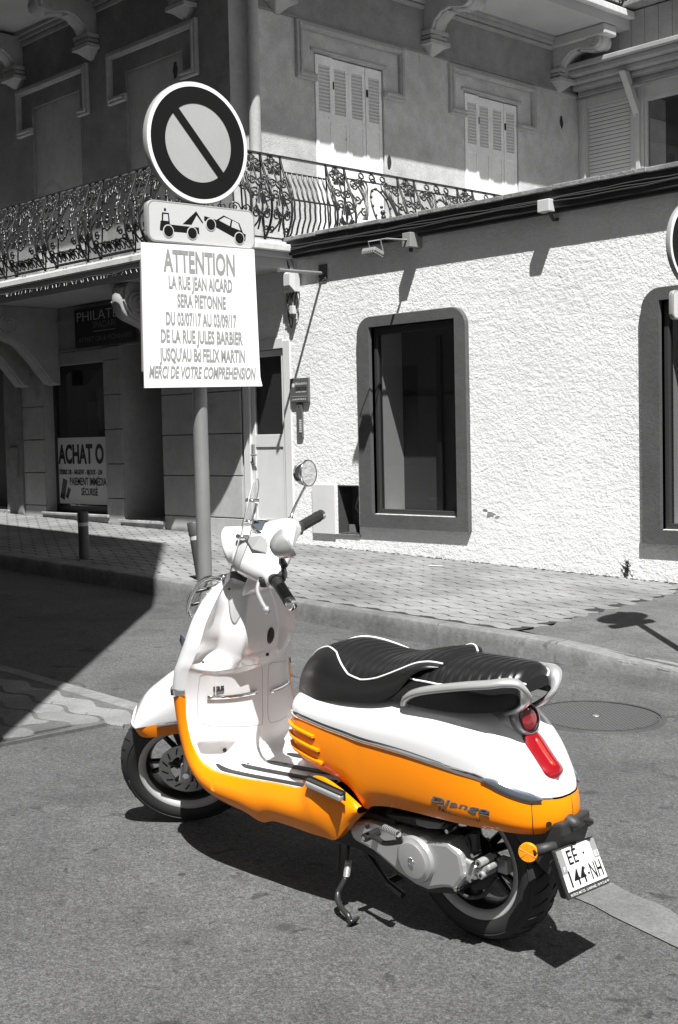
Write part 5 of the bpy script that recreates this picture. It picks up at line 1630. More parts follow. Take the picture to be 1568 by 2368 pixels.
def smooth_table(t, k):
    return [tuple(v) for v in crom([Vector(a) for a in t], k)]
st1 = smooth_table(F1, 2)
seat_part(st1, 'rider_seat', 100, True, [(.0, .85), (.08, .75), (.15, .66), (.22, .55), (.28, .50), (.335, .60), (.385, .85), (.43, 1.10), (.49, 1.25), (.60, 1.28), (.66, 1.2)])
F2 = [(.185,.140,.685,.712),(.14,.144,.684,.757),(.08,.144,.682,.782),(.0,.141,.682,.792),(-.08,.133,.686,.795),(-.14,.119,.692,.798),(-.18,.102,.698,.800),(-.205,.084,.708,.798),(-.220,.066,.722,.788),(-.226,.050,.738,.772)]
seat_part(smooth_table(F2, 2), 'pillion_seat', 90, True, [(-.22, .60), (-.1, .52), (0, .50), (.08, .56), (.13, .75), (.19, 1.0)])
# ---- grab rails
def rail(sg):
    pts = [(.118,.134,.680),(.100,.142,.702),(.060,.146,.723),(-.01,.147,.743),(-.11,.145,.766),(-.18,.134,.778),(-.218,.116,.784),(-.243,.094,.778),(-.248,.078,.750),(-.238,.064,.722),(-.195,.052,.692),(-.150,.040,.675)]
    if sg < 0: pts = [(x+.028*min(1, max(0, (.05-x)/.2)), y, z-.024*min(1, max(0, (.05-x)/.2))) for x, y, z in pts]
    P = crom([Vector((x, y*sg, z)) for x, y, z in pts], 6)
    n = len(P); rs = [.0175 if i < n*.6 else .0175-.003*(i/n-.6)/.4 for i in range(n)]
    MB().tube(P, rs, 10, flat=.62, up=(0, .15*sg, 1)).build('grab_rail', M['silver'], S_, smooth=True)
    MB().tube([Vector((x, y*sg, z)) for x, y, z in ((.118,.134,.68),(.112,.138,.695))], .012, 8).build('rail_foot', M['plastic'], S_)
rail(1); rail(-1)

# ---- black block added inside the belly to keep light out
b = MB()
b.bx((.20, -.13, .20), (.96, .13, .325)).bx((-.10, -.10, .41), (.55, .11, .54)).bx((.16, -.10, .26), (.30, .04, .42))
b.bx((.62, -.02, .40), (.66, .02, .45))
b.build('light_blocker', M['black'], S_)
rings = []
MB().prism([(1.02, -.19, .34), (1.02, .19, .34), (1.09, .19, .56), (1.09, -.19, .56)], (.01, 0, 0)).build('inner_guard', M['black'], S_)

# ---- wheels
def wheel(cx, cz, front):
    c = Vector((cx, 0, cz)); ax = Vector((0, 1, 0)); out = []
    mk = steered if front else (lambda b_, nm, m_, parent=None, **k: b_.build(nm, m_, parent or S_, **k))
    prof = [(.158,-.044),(.168,-.054),(.186,-.0605),(.206,-.0600),(.221,-.052),(.2315,-.032),(.2365,0),(.2315,.032),(.221,.052),(.206,.0600),(.186,.0605),(.168,.054),(.158,.044)]
    w = mk(MB().revolve(prof, c, ax, 72, caps=False), 'wheel', M['rubber'], smooth=True)
    # thin raised bead line on the sidewall
    for s_ in (-1, 1):
        MB().tube([c+Vector((.2085*cos(a), s_*.0598, .2085*sin(a))) for a in [2*pi*k/72 for k in range(73)]], .0016, 4).build('sidewall_ridge', M['plastic'], w, smooth=True)
    b = MB()
    for k in range(34):
        a = 2*pi*k/34
        for s_ in (-1, 1):
            aa = a+(.09 if s_ > 0 else 0)
            pts = []
            for t in range(6):
                u = t/5; y = s_*(.010+.040*u); r_ = interp([(0, .2372), (.01, .2366), (.02, .2350), (.032, .2323), (.045, .2262), (.052, .2218)], abs(y))
                a2 = aa+.10*u*s_; pts.append(c+Vector((r_*cos(a2), y, r_*sin(a2))))
            b.tube(pts, .0017, 4)
    b.build('tread_groove', M['black'], w)['kind'] = 'stuff'
    rim = MB().revolve([(.150,-.040),(.164,-.0465),(.167,-.044),(.158,-.038)], c, ax, 64, caps=False).revolve([(.158,.038),(.167,.044),(.164,.0465),(.150,.040)], c, ax, 64, caps=False).build('rim_edge', M['rimgrey'], w, smooth=50)
    MB().revolve([(.169,-.0540),(.166,-.0548),(.147,-.0475),(.144,-.040)], c, ax, 64, caps=False).build('rim_stripe', M['rimlight'], w, smooth=True)
    MB().revolve([(.144,.040),(.147,.0475),(.166,.0548),(.169,.0540)], c, ax, 64, caps=False).build('rim_stripe', M['rimlight'], w, smooth=True)
    MB().revolve([(.148,-.042),(.138,-.034),(.130,-.010),(.130,.010),(.138,.034),(.148,.042)], c, ax, 64, caps=False).build('rim_barrel', M['rimdark'], w, smooth=50)
    MB().revolve([(.034,-.028),(.034,.028)], c, ax, 24).build('hub', M['rimdark'], w, smooth=50)
    for k in range(5):
        for d_ in (-.16, .16):
            a = 2*pi*k/5+d_; d = Vector((cos(a), 0, sin(a))); t_ = Vector((-sin(a), 0, cos(a)))
            a2 = 2*pi*k/5+d_*.62; o_ = c+Vector((.136*cos(a2+d_*.4), 0, .136*sin(a2+d_*.4)))
            MB().tube([c+d*.03, o_], [.012, .010], 6).build('spoke', M['rimdark'], w)
    return w, mk, c
fw_, mk, fc = wheel(1.34, .236, True)
# brake disc, fork leg, caliper (steered)
b = MB().revolve([(.058,.048),(.098,.048),(.098,.052),(.058,.052)], fc, (0, 1, 0), 56, caps=False)
bd_ = b.build('brake_disc', M['casting'], fw_, smooth=30)
for k in range(14):
    a = 2*pi*k/14; p = fc+Vector((.078*cos(a), .0525, .078*sin(a))); d = Vector((cos(a+.6), 0, sin(a+.6)))
    MB().tube([p-d*.012, p+d*.012], .0026, 5).build('disc_slot', M['black'], fw_)
for k in range(5):
    a = 2*pi*k/5+.3; MB().tube([fc+Vector((.03*cos(a), .046, .03*sin(a))), fc+Vector((.066*cos(a+.3), .050, .066*sin(a+.3)))], .008, 5).build('disc_carrier', M['darkmetal'], fw_)
fk = steered(MB().tube([fc+Vector((0, .072, 0))-AX*.02, fc+Vector((0, .074, 0))+AX*.22], .019, 14).tube([fc+Vector((0, .076, 0))+AX*.2, fc+Vector((0, .078, 0))+AX*.50], .016, 14), 'fork_leg', M['silver'], smooth=40)
steered(MB().tube([fc+Vector((0, -.072, 0))-AX*.02, fc+Vector((0, -.074, 0))+AX*.45], .019, 14), 'fork_leg', M['silver'], smooth=40)
MB().tube([fc+Vector((0, .06, 0)), fc+Vector((0, .096, 0))], .012, 8).build('axle_bolt', M['chrome'], fk)
MB().box(fc+Vector((0, .074, .0)), (.045, .03, .07), Matrix.Rotation(-RK, 3, 'Y')).build('fork_foot', M['casting'], fk, bevel=.006)
cal = steered(MB().box(fc+Vector((-.085, .060, -.035)), (.04, .045, .075), Matrix.Rotation(.5, 3, 'Y')), 'brake_caliper', M['casting'], bevel=.008)
# fender, steered with the wheel: white crown, orange lower band
def fen(i, t, part):
    """profile angle i 0..1 from tip to rear"""
    pts = [(1.482,.440),(1.472,.462),(1.445,.496),(1.41,.530),(1.36,.562),(1.30,.595),(1.24,.615),(1.17,.60),(1.12,.56)]
    q = crom([Vector((a, c, 0)) for a, c in pts], 6); k = min(int(i*(len(q)-1)), len(q)-2); f_ = i*(len(q)-1)-k; p = q[k]*(1-f_)+q[k+1]*f_
    return p
rings = []; rings2 = []
N = 48; zb_ = .455
for k in range(N+1):
    i = k/N; p = fen(i, 0, 0)
    w_ = .086*min(1, (i*5)**.5+.05)*(1 if i < .8 else 1-.2*(i-.8)/.2)
    zt = max(p.y, zb_+.001); x = p.x; x2 = x-.0
    n_ = 2.2; ring = []
    for j in range(17):
        a = pi*j/16; c_, s_ = cos(a), sin(a)
        ring.append(Vector((x, w_*abs(c_)**(2/n_)*(1 if c_ > 0 else -1), zb_+(zt-zb_)*abs(s_)**(2/n_))))
    rings.append(ring)
fd = steered(MB().loft(rings, False, False), 'front_fender', M['white'], smooth=True)
for sg in (1,):
    N2 = 60; rr_ = []
    base = []
    for k in range(N2+1):       # outline of the lower band round the tip
        t = -1+2*k/N2; 
        if abs(t) < .32: a = (t/.32)*pi/2; base.append((1.412+.072*cos(a)**.9 if abs(t) < .32 else 0, .086*sin(a)))
        else: u = (abs(t)-.32)/.68; base.append((1.412-u*.31, (.086 if t > 0 else -.086)))
    o0 = [Vector((x, y, zb_+.001)) for x, y in base]; o1 = [Vector((x+.004, y*1.03, zb_-.016)) for x, y in base]
    o2 = [Vector((x-.002-.010*(y/.086)**2*0, y*1.0, zb_-.046-.008*min(1, max(0, (1.45-x)/.3)))) for x, y in base]; o3 = [Vector((x-.010, y*.90, zb_-.040)) for x, y in base]
    MB().loft([o0, o1, o2, o3], False, False).build('fender_band', M['orange'], fd, smooth=50)
MB().tube([(1.385, .088, zb_-.002), (1.30, .090, zb_+.000), (1.22, .088, zb_+.001)], .009, 8, flat=.8).build('fender_trim', M['chrome'], fd, smooth=True)

# ---- headset (turned with the bars)
HM = Matrix.Translation((1.239, 0, 0)) @ Matrix.Rotation(radians(40), 4, AX) @ Matrix.Translation((-1.239, 0, 0)) @ Matrix.Translation((-.07, 0, .042))
ax0 = lambda z_: A0+AX*((z_-A0.z)/AX.z)
def ell(c, rx, ry, n=24, k=1): return [Vector((c[0]+rx*cos(2*pi*i/n), c[1]+ry*sin(2*pi*i/n), c[2]+ -k*rx*cos(2*pi*i/n)*tan(RK)*.8)) for i in range(n)]
nk = MB().loft([ell((.866, 0, .885), .056, .060), ell((.858, 0, .898), .062, .064), ell((.850, 0, .912), .064, .066), ell((.846, 0, .922), .060, .062), ell((.83, 0, .950), .055, .055)], True, True).build('steering_collar', M['white'], S_, smooth=50)
secs = [(.185,.835,.955,.026,.024),(.165,.842,.962,.036,.030),(.135,.858,.973,.060,.038),(.10,.872,.984,.086,.048),(.06,.886,.994,.104,.056),(.0,.892,1.0,.112,.060)]
secs = secs+[(-a, c, d, e, f_) for a, c, d, e, f_ in secs[-2::-1]]
sm = crom([Vector(s_[:3]+(s_[3],)) for s_ in secs], 5); smz = crom([Vector((s_[4], 0, 0)) for s_ in secs], 5)
rings = []
for q, z_ in zip(sm, smz):
    ring = []
    for j in range(24):
        a = 2*pi*j/24; c_, s_ = cos(a), sin(a)
        ring.append(Vector((q[1]+q[3]*abs(c_)**.85*(1 if c_ > 0 else -1), q[0], q[2]+z_[0]*abs(s_)**.85*(1 if s_ > 0 else -1)-.20*q[3]*c_)))
    rings.append(ring)
head = steered(MB().loft(rings), 'headset', M['white'], smooth=True); head.matrix_basis = HM
MB().revolve([(.050, -.06), (.060, 0), (.068, .030), (.066, .038), (.060, .038)], (.965, 0, 1.008), (.98, 0, -.12), 32, caps=False).build('headlight_cowl', M['white'], head, smooth=True)
MB().revolve([(.060, .033), (.04, .045), (.001, .050)], (.965, 0, 1.008), (.98, 0, -.12), 32, caps=False).build('headlight', M['smoke'], head, smooth=True)
# gauge, grey inserts
gn = Vector((-.42, 0, .9)).normalized(); gc_ = Vector((.875, 0, 1.050))
MB().revolve([(.040, -.03), (.046, 0), (.046, .006), (.041, .009)], gc_, gn, 28, caps=False).build('gauge_ring', M['chrome'], head, smooth=True)
MB().revolve([(.041, .006), (.001, .011)], gc_, gn, 28, caps=False).build('gauge_glass', M['smoke'], head, smooth=True)
for s_ in (1, -1):
    q = [(.93, .055*s_, 1.056), (.90, .11*s_, 1.036), (.855, .125*s_, 1.022), (.845, .085*s_, 1.040), (.875, .062*s_, 1.056)]
    MB().prism([Vector(p)+Vector((0, 0, -.006)) for p in q], (0, 0, .007)).build('grey_insert', M['greytrim'], head, bevel=.003)
# grips, switches, levers
for s_, tip_ in ((1, (.762, .325, .938)), (-1, (.768, -.325, .940))):
    a = Vector((.838, .165*s_, .960)); t = Vector(tip_); d = (t-a)
    sw_ = MB().tube([a-d*.14, a+d*.16], .0215, 14).build('switch_block', M['plastic'], head, smooth=40)
    MB().box(a+d*.05+Vector((-.022, 0, .012)), (.02, .03, .018)).build('switch', M['rubber'], sw_, bevel=.003) if False else None
    g = MB().tube([a+d*.16+d*.80*k/12 for k in range(13)], [.0165, .0195, .0185, .0178, .0182, .0178, .0182, .0178, .0182, .0178, .0182, .0190, .0175], 14).build('grip', M['grip'], head, smooth=40)
    MB().tube([a+d*.96, a+d*1.04, a+d*1.07], [.0165, .0175, .010], 14).build('bar_end', M['chrome'], head, smooth=40)
    n_ = Vector((1, 0, 0))
    L = crom([a+Vector((.045, -.010*s_, -.005)), a+d*.20+Vector((.066, 0, -.018)), a+d*.50+Vector((.070, 0, -.030)), a+d*.68+Vector((.066, 0, -.040))], 5)
    MB().tube(L, .0065, 8).sphere(L[-1], .0115, 10, 8).build('brake_lever', M['silver'], head, smooth=True)
    # black box painting the shade of the opening under the headset wing
    MB().box(a+Vector((.030, -.022*s_, -.012)), (.050, .075, .034), Matrix.Rotation(.25*s_, 3, 'Z')).build('lever_opening_shade', M['black'], head, bevel=.012)
    MB().box(a+d*.04+Vector((-.026, 0, .006)), (.022, .05, .03)).build('switch', M['plastic'], head, bevel=.006)
# mirrors
for s_, bse, cen in ((-1, (.825, -.14, 1.000), (.774, -.300, 1.104)), (1, (.805, .150, .995), (.740, .300, 1.120))):
    cen = Vector(cen); bse = Vector(bse)
    st_ = MB().tube(crom([bse, bse+Vector((-.004, .006*s_, .022)), (bse+cen)/2+Vector((.002, -.004*s_, .0)), cen+Vector((.016, 0, -.044))], 6), .0052, 8).build('mirror_stem', M['chrome'], head, smooth=True)
    MB().tube([bse-Vector((0, 0, .012)), bse+Vector((0, .004*s_, .02))], [.014, .009], 10).build('stem_base', M['plastic'], head, smooth=True)
    nn = Vector((-.90, .42, .06)).normalized() if s_ < 0 else Vector((-.90, -.40, .24)).normalized()
    mh = MB().revolve([(.001, -.050), (.016, -.048), (.029, -.038), (.039, -.020), (.0445, 0), (.0445, .006), (.041, .008)], cen, nn, 30, caps=False).build('mirror_shell', M['chrome' if s_ < 0 else 'silver'], head, smooth=True)
    MB().revolve([(.0415, .0062), (.001, .0062)], cen, nn, 30, caps=False).build('mirror_glass', M['mirror'], mh, smooth=True)
# fly screen
rings = []; N = 24
def scrx(y, z): return 1.018-(z-.925)*.50-1.1*y*y
for k in range(N+1):
    t = k/N; z = .925+.285*t; w_ = .118*max(0, 1-abs(2*t-.86)**3.2/1.55)**.5 if t > .43 else .118*max(.0, 1-((.43-t)/.47)**2.6)**.6
    w_ = max(w_, .004)
    rings.append([Vector((scrx(w_*(j/8-1), z), w_*(j/8-1), z)) for j in range(17)])
o = steered(MB().loft(rings, False, False), 'fly_screen', M['screen'], parent=head, smooth=True, fix=False)
edge = [r[0] for r in rings]+[r[-1] for r in rings[::-1]]
MB().tube(edge+[edge[0]], .0016, 5).build('screen_edge', M['screenedge'], head, smooth=True)
for y, z in ((0, 1.152), (.055, 1.060), (-.055, 1.062)):
    x = scrx(y, z)
    MB().tube([(x+.010, y, z), (x+.005, y, z), (x-.008, y, z-.003), (x-.030, y, z-.008)], [.005, .0085, .0060, .0072], 12).build('screen_bolt', M['chrome'], head, smooth=True)
MB().tube([(scrx(0, 1.15)-.026, 0, 1.142), (.905, 0, 1.09), (.925, 0, 1.045)], .0045, 8).build('screen_bracket', M['chrome'], head, smooth=True)

# ---- apron details
def seam(us, name='panel_seam'): return MB().tube(on_apron(us, .0002), .0006, 4).build(name, M['greytrim'], apr)
def find_apron(px, py):
    best = None
    for iu in range(40, 168):
        for js in range(-20, 21):
            u, s = iu/10, js/20; p = SM @ apron(u, s); d = p-CAM; w_ = d.dot(_f)
            e = (784+FPX*d.dot(_r)/w_-px)**2+(1184-FPX*d.dot(_u)/w_-py)**2+1500*w_+900*w_
            if best is None or e < best[0]: best = (e, u, s)
    _, u0, s0 = best; best = None
    for iu in range(-10, 11):
        for js in range(-10, 11):
            u, s = u0+iu/100, max(-1, min(1, s0+js/200)); p = SM @ apron(u, s); d = p-CAM; w_ = d.dot(_f)
            e = (784+FPX*d.dot(_r)/w_-px)**2+(1184-FPX*d.dot(_u)/w_-py)**2
            if best is None or e < best[0]: best = (e, u, s)
    return best[1], best[2]
def polyline(px): return [find_apron(*p) for p in px]
def fine(us, k=4):
    return [tuple(v[:2]) for v in crom([Vector((a, c, 0)) for a, c in us], k)]
d1 = polyline([(463, 1563), (500, 1553), (560, 1545), (600, 1537), (606, 1545), (607, 1610), (607, 1668), (596, 1677), (540, 1680), (475, 1676), (458, 1660), (458, 1600), (463, 1563)])
seam(fine(d1), 'glovebox_seam')
d2 = polyline([(621, 1540), (628, 1533), (650, 1530), (668, 1527)]); seam(fine(d2), 'glovebox_seam')
d3 = polyline([(621, 1540), (620, 1600), (622, 1665), (640, 1668), (666, 1655)]); seam(fine(d3), 'glovebox_seam')
def bar(px0, px1, r, m, name):
    a, c = find_apron(*px0), find_apron(*px1)
    us = [(a[0]+(c[0]-a[0])*t/12, a[1]+(c[1]-a[1])*t/12) for t in range(13)]
    P = on_apron(us, .003)
    return MB().tube(P, r, 10, up=an(*a), flat=.7).build(name, M[m], apr, smooth=True)
bar((479, 1612), (593, 1600), .0068, 'chrome', 'glovebox_handle'); bar((487, 1611.5), (590, 1601), .0050, 'smoke', 'handle_inset')
bar((626, 1598), (668, 1579), .0075, 'chrome', 'glovebox_handle')
u0, s0 = find_apron(626, 1470)
us = [(u0+.5*t/8, s0) for t in range(-8, 9)]
P = on_apron(us, .0015); MB().tube(P, [max(.001, .015*sqrt(max(0, 1-(t/8)**2))) for t in range(-8, 9)], 14, up=an(u0, s0), flat=.25).build('key_oval', M['black'], apr, smooth=True)
p = on_apron([find_apron(618, 1513)], .001)[0]; MB().sphere(p, .006, 10, 6).build('small_plug', M['rubber'], apr)
for px in ((530, 1362), (469, 1531), (574, 1766)):
    p = on_apron([find_apron(*px)], .0005)[0]; MB().sphere(p, .004, 8, 5).build('screw', M['darkmetal'], apr)
p = on_apron([find_apron(520, 1735)], .0)[0]; MB().sphere(p, .007, 8, 5).build('pocket_plug', M['rubber'], apr)
def text_on(body, size, m, P0, ex, ey, name, par, sx=1, bold=0, depth=.004, shear=0, space=1.0):
    ex = Vector(ex).normalized(); ey = Vector(ey); ey = (ey-ex*ey.dot(ex)).normalized(); ez = ex.cross(ey)
    return text_mesh(body, size, m, frame(P0, ex, ey, ez), name, par, shear, bold, 'LEFT', sx, depth, space)
a, c = find_apron(490, 1594), find_apron(534, 1589)
pa, pc = on_apron([a, c], .003)
text_on('125', .022, M['darkmetal'], pa, pc-pa, (0, 0, 1), 'badge_125', apr, 1.25, .0008)

# ---- badges on the side panel
def side_pt(px, py, off=.002):
    y = .19
    for _ in range(6):
        p = SC(px, py, y); best = None
        for k in range(0, 80):
            i = 8+k*.1; q = per(i)
            if best is None or abs(q[0]-p.x) < best[0]: best = (abs(q[0]-p.x), i)
        i = best[1]; q = per(i); t = (p.z-q[2])/(q[5]-q[2]); y = lower(i, min(1, max(0, t))).y
    p.y = y+off; return p
pa, pc = side_pt(997, 1845, .0035), side_pt(1133, 1876, .0035)
bdg = text_on('Django', .022, M['smoke'], pa, pc-pa, (0, 0, 1), 'name_badge', side, 1.0, .0006, .006, .25, 1.12)
xs = [(v.co-pa).dot((pc-pa).normalized()) for v in bdg.data.vertices]; k = (pc-pa).length/max(xs)
for v in bdg.data.vertices:
    e = (pc-pa).normalized(); d = (v.co-pa).dot(e); v.co += e*(d*k-d)
MB().tube([pa+(pc-pa)*.12+Vector((0, -.001, -.012)), pc+Vector((0, -.001, -.012))], .0016, 5).build('badge_line', M['chrome'], side)
pa, pc = side_pt(1014, 1871, .0012), side_pt(1111, 1896, .0012)
bdg = text_on('PATRICK  MOTO', .019, M['posterblack'], pa, pc-pa, (0, 0, 1), 'dealer_lettering', side, 1.0, .0004, .0004, .1)
xs = [(v.co-pa).dot((pc-pa).normalized()) for v in bdg.data.vertices]; k = (pc-pa).length/max(xs)
for v in bdg.data.vertices:
    e = (pc-pa).normalized(); d = (v.co-pa).dot(e); v.co += e*(d*k-d)

# ---- engine and transmission
def plate(px, y, th, m, name, bev=.004, par=None):
    P = [SC(a, c, y) for a, c in px]; return MB().prism(P, (0, -th, 0)).build(name, m, par or S_, bevel=bev)
cov = plate([(808,1905),(818,1899),(845,1898),(881,1909),(920,1921),(947,1930),(975,1934),(994,1944),(1032,1948),(1063,1975),(1070,2004),(1073,2032),(1051,2063),(1040,2056),(1021,2055),(989,2060),(961,2048),(921,2020),(861,1968),(815,1944),(806,1922)], .150, .07, M['silver'], 'engine_cover', .012)
plate([(812,1899),(845,1893),(900,1904),(960,1921),(1000,1932),(1040,1944),(1070,1975),(1078,2040),(1055,2070),(990,2066),(920,2026),(815,1952)], .120, .10, M['darkmetal'], 'transmission_case', .008)
dc_ = SC(962, 1986, .152)
dm = MB().revolve([(.066, -.01), (.066, .004), (.063, .010), (.056, .012), (.050, .018), (.044, .019), (.001, .020)], dc_, (0, 1, 0), 48, caps=False).build('pulley_dome', M['silver'], cov, smooth=35)
# embossed rampant lion on the dome
z0 = dc_.z; x0 = dc_.x
def em(pts, r):
    P = [Vector((x0-(a-1190)*.000118, .1725, z0-(c-850)*.000105)) for a, c in pts]
    return MB().tube(crom(P, 3), r, 5).build('lion_emblem', M['chrome'], dm, smooth=True)
for pts, r in (([(1150, 760), (1185, 830), (1200, 870), (1240, 870)], .0026), ([(1190, 750), (1225, 770), (1240, 810), (1262, 830), (1270, 858)], .0016), ([(1112, 790), (1130, 810), (1165, 855), (1172, 864)], .0018),
               ([(1120, 760), (1135, 780), (1150, 800)], .0016), ([(1204, 860), (1215, 920), (1225, 960), (1240, 995)], .0018), ([(1165, 870), (1150, 895), (1130, 905)], .0014), ([(1100, 915), (1125, 930), (1148, 948)], .0018), ([(1185, 915), (1200, 950)], .003), ([(1195, 970), (1230, 1000)], .0022), ([(1240, 870), (1250, 900), (1235, 915)], .0014)):
    em(pts, r)
# kick starter
k0 = SC(851, 1934, .19); k1 = SC(925, 1946, .21); k2 = SC(888, 1913, .22); k3 = SC(921, 1929, .235)
MB().tube([k0-Vector((0, .04, 0)), k0+Vector((0, .014, 0))], .012, 12).tube(crom([k0, SC(870, 1938, .20), SC(890, 1950, .205), k1], 4), .0075, 8).build('kick_lever', M['rimdark'], cov, smooth=40)
MB().tube([k2, k3], .0075, 10).tube([k1, k3], .009, 8).build('kick_pedal', M['darkmetal'], cov, smooth=40)
for i in range(9):
    p = k2+(k3-k2)*(i+.5)/9; MB().tube([p, p+(k3-k2)*.03], .0092, 10).build('pedal_spring', M['casting'], cov)
MB().tube([k0+Vector((0, .013, 0)), k0+Vector((0, .018, 0))], .006, 8).build('kick_bolt', M['chrome'], cov)
for px in ((851, 1914), (926, 1928)):
    p = SC(px[0], px[1], .20); MB().tube([p, p+Vector((0, .004, .012))], .0065, 8).build('cover_bolt', M['rimdark'], cov)
# air box and engine clutter
plate([(880,1880),(985,1893),(1040,1905),(1030,1922),(960,1914),(905,1899)], .13, .12, M['plastic'], 'air_box', .01)
plate([(960,1894),(1020,1904),(1018,1918),(985,1916),(962,1908)], .142, .02, M['greytrim'], 'air_box_cap', .004)
plate([(1060,1976),(1090,1996),(1105,2012),(1128,2000),(1132,2014),(1105,2034),(1078,2040),(1062,2030)], .135, .04, M['casting'], 'rear_casting', .006)
ho = []
for px, r in (((1108, 1996), .011), ((1113, 2024), .010)):
    p = SC(px[0], px[1], .14); MB().tube([p-Vector((0, .05, 0)), p+Vector((0, .004, 0))], r, 14).build('casting_boss', M['casting'], S_, smooth=40)
    MB().tube([p+Vector((0, .0, 0)), p+Vector((0, .005, 0))], r*.45, 10).build('boss_hole', M['black'], S_)
for px in ((1088, 2035), (1100, 2028), (1055, 2056), (1094, 1978), (1035, 1922)):
    p = SC(px[0], px[1], .145); MB().tube([p-Vector((0, .03, 0)), p+Vector((0, .004, 0))], .0062, 8).build('engine_bolt', M['chrome'], S_, smooth=40)
# shock absorber, brake caliper, hoses behind
MB().tube([SC(1098, 1925, .10), SC(1104, 1985, .10)], .012, 10).tube([SC(1080, 1930, .10), SC(1098, 1985, .10)], .007, 8).build('shock_mount', M['darkmetal'], S_)
p = SC(1140, 1996, .06); MB().tube([p-Vector((0, .02, 0)), p+Vector((0, .02, 0))], .022, 18).build('rear_hub_cap', M['darkmetal'], S_, smooth=40)
MB().box(SC(1168, 2000, .055), (.035, .03, .04)).tube([SC(1140, 1975, .06), SC(1143, 1990, .06)], .009, 8).build('rear_caliper', M['casting'], S_, bevel=.006)
p = SC(1130, 2006, .04); MB().revolve([(.045, 0), (.088, 0), (.088, .004), (.045, .004)], (0, .040, .236), (0, 1, 0), 40, caps=False).build('rear_disc', M['darkmetal'], S_, smooth=30)
MB().tube(crom([SC(1060, 2058, .12), SC(1085, 2075, .12), SC(1120, 2068, .10), SC(1150, 2030, .08)], 6), .0065, 6).build('brake_hose', M['darkmetal'], S_, smooth=True)
rw_, _, rcn = wheel(0, .236, False)
# ---- stands
T = [(800, 1925, .10), (806, 1958, .12), (803, 1990, .14), (801, 2030, .16)]
sd = MB().tube([SC(*p_) for p_ in T], .007, 8).build('side_stand', M['rimdark'], S_, smooth=True)
a, c = SC(806, 1990, .145), SC(801, 2026, .162)
hel = [a+(c-a)*k/120+Vector((.0085*cos(k*.62), .0085*sin(k*.62), 0)) for k in range(121)]
MB().tube(hel, .0019, 5).build('stand_spring', M['casting'], sd, smooth=True)
MB().tube(crom([SC(799, 2030, .165), SC(790, 2048, .18), SC(781, 2066, .195), SC(783, 2088, .212), SC(797, 2108, .222), SC(806, 2118, .225), SC(811, 2136, .228)], 5), [.0085]*31, 8).build('stand_leg', M['rimdark'], sd, smooth=True)
f0 = Vector((.300, .232, .012))
MB().box(f0+Vector((0, 0, .018)), (.05, .035, .008), Matrix.Rotation(.9, 3, 'Y')).box(f0+Vector((0, .0, -.004)), (.045, .035, .006)).build('stand_foot', M['rimdark'], sd, bevel=.003)
MB().tube([SC(786, 1950, .11), SC(784, 1990, .12), SC(782, 2010, .12)], .006, 6).build('stand_cable', M['rimdark'], S_)
MB().tube([(.38, .10, .20), (.27, .11, .115), (.20, .12, .10)], .010, 8).tube([(.38, -.10, .20), (.27, -.11, .115), (.20, -.12, .10)], .010, 8).tube([(.27, .11, .115), (.27, -.11, .115)], .010, 8).build('centre_stand', M['rimdark'], S_)
# ---- rear mudguard, plate holder
P = [SC(a, c, .06) for a, c in ((1150, 1905), (1300, 1905), (1302, 1935), (1290, 1975), (1272, 2032), (1238, 1996), (1205, 1956), (1180, 1932), (1160, 1922))]
mg = MB().prism(P, (0, -.12, 0)).build('rear_mudguard', M['plastic'], S_, bevel=.008)
MB().prism([(-.22, .05, .40), (-.310, .035, .40), (-.300, .03, .36), (-.28, .05, .30)], (0, -.09, 0)).build('plate_arm', M['plastic'], S_, bevel=.008)
MB().tube(crom([Vector((-.305, .0, .400)), Vector((-.322, -.03, .400)), Vector((-.328, -.06, .385)), Vector((-.300, -.075, .365))], 5), .008, 8).build('hook_loop', M['rimdark'], S_, smooth=True)
p = SC(1221, 1972, .115)
MB().revolve([(.001, -.05), (.010, -.045), (.016, -.012), (.016, 0)], p, (.0, 1, .0), 16).build('reflector_stalk', M['plastic'], S_, smooth=40) if False else MB().tube([p-Vector((.045, .06, -.01)), p-Vector((.006, .012, 0))], [.012, .016], 12).build('reflector_stalk', M['plastic'], S_, smooth=True)
rf = MB().revolve([(.0255, -.006), (.0255, .0), (.024, .002), (.001, .0028)], p, Vector((-.45, 1, .05)), 36, caps=False).build('side_reflector', M['amber'], S_, smooth=30)
q = Vector((-.45, 1, .05)).normalized(); e1 = q.orthogonal().normalized(); e2 = q.cross(e1)
for k in range(3):
    a = pi*k/3+.3; d = e1*cos(a)+e2*sin(a); MB().tube([p+q*.0028-d*.023, p+q*.0028+d*.023], .0007, 4).build('reflector_rib', M['orange'], rf)
# number plate
TL, TR, BL, BR = SC(1280.5, 1968, .100), SC(1371, 1932.5, -.100), SC(1317, 2082, .100), SC(1412, 2041.5, -.100)
en = (TR-TL).cross(BL-TL).normalized(); en = en if en.x < 0 else -en
PLM = lambda u, v, e=0: (TL*(1-u)+TR*u)*(1-v)+(BL*(1-u)+BR*u)*v+en*e
def pquad(u0, v0, u1, v1, e, m, name, par, th=0):
    q = [PLM(u0, v0, e), PLM(u1, v0, e), PLM(u1, v1, e), PLM(u0, v1, e)]
    b = MB(); (b.prism(q, -en*th) if th else b.add(q, [(0, 1, 2, 3)])); return b.build(name, m, par, fix=bool(th), bevel=.002 if th else 0)
pl = pquad(0, 0, 1, 1, .0, M['plastic'], 'number_plate', S_, .008)
pquad(.025, .03, .975, .86, .0012, M['platewhite'], 'plate_face', pl)
pquad(.025, .03, .155, .50, .0022, M['plategrey'], 'left_band', pl); pquad(.845, .03, .975, .42, .0022, M['plategrey'], 'right_band', pl)
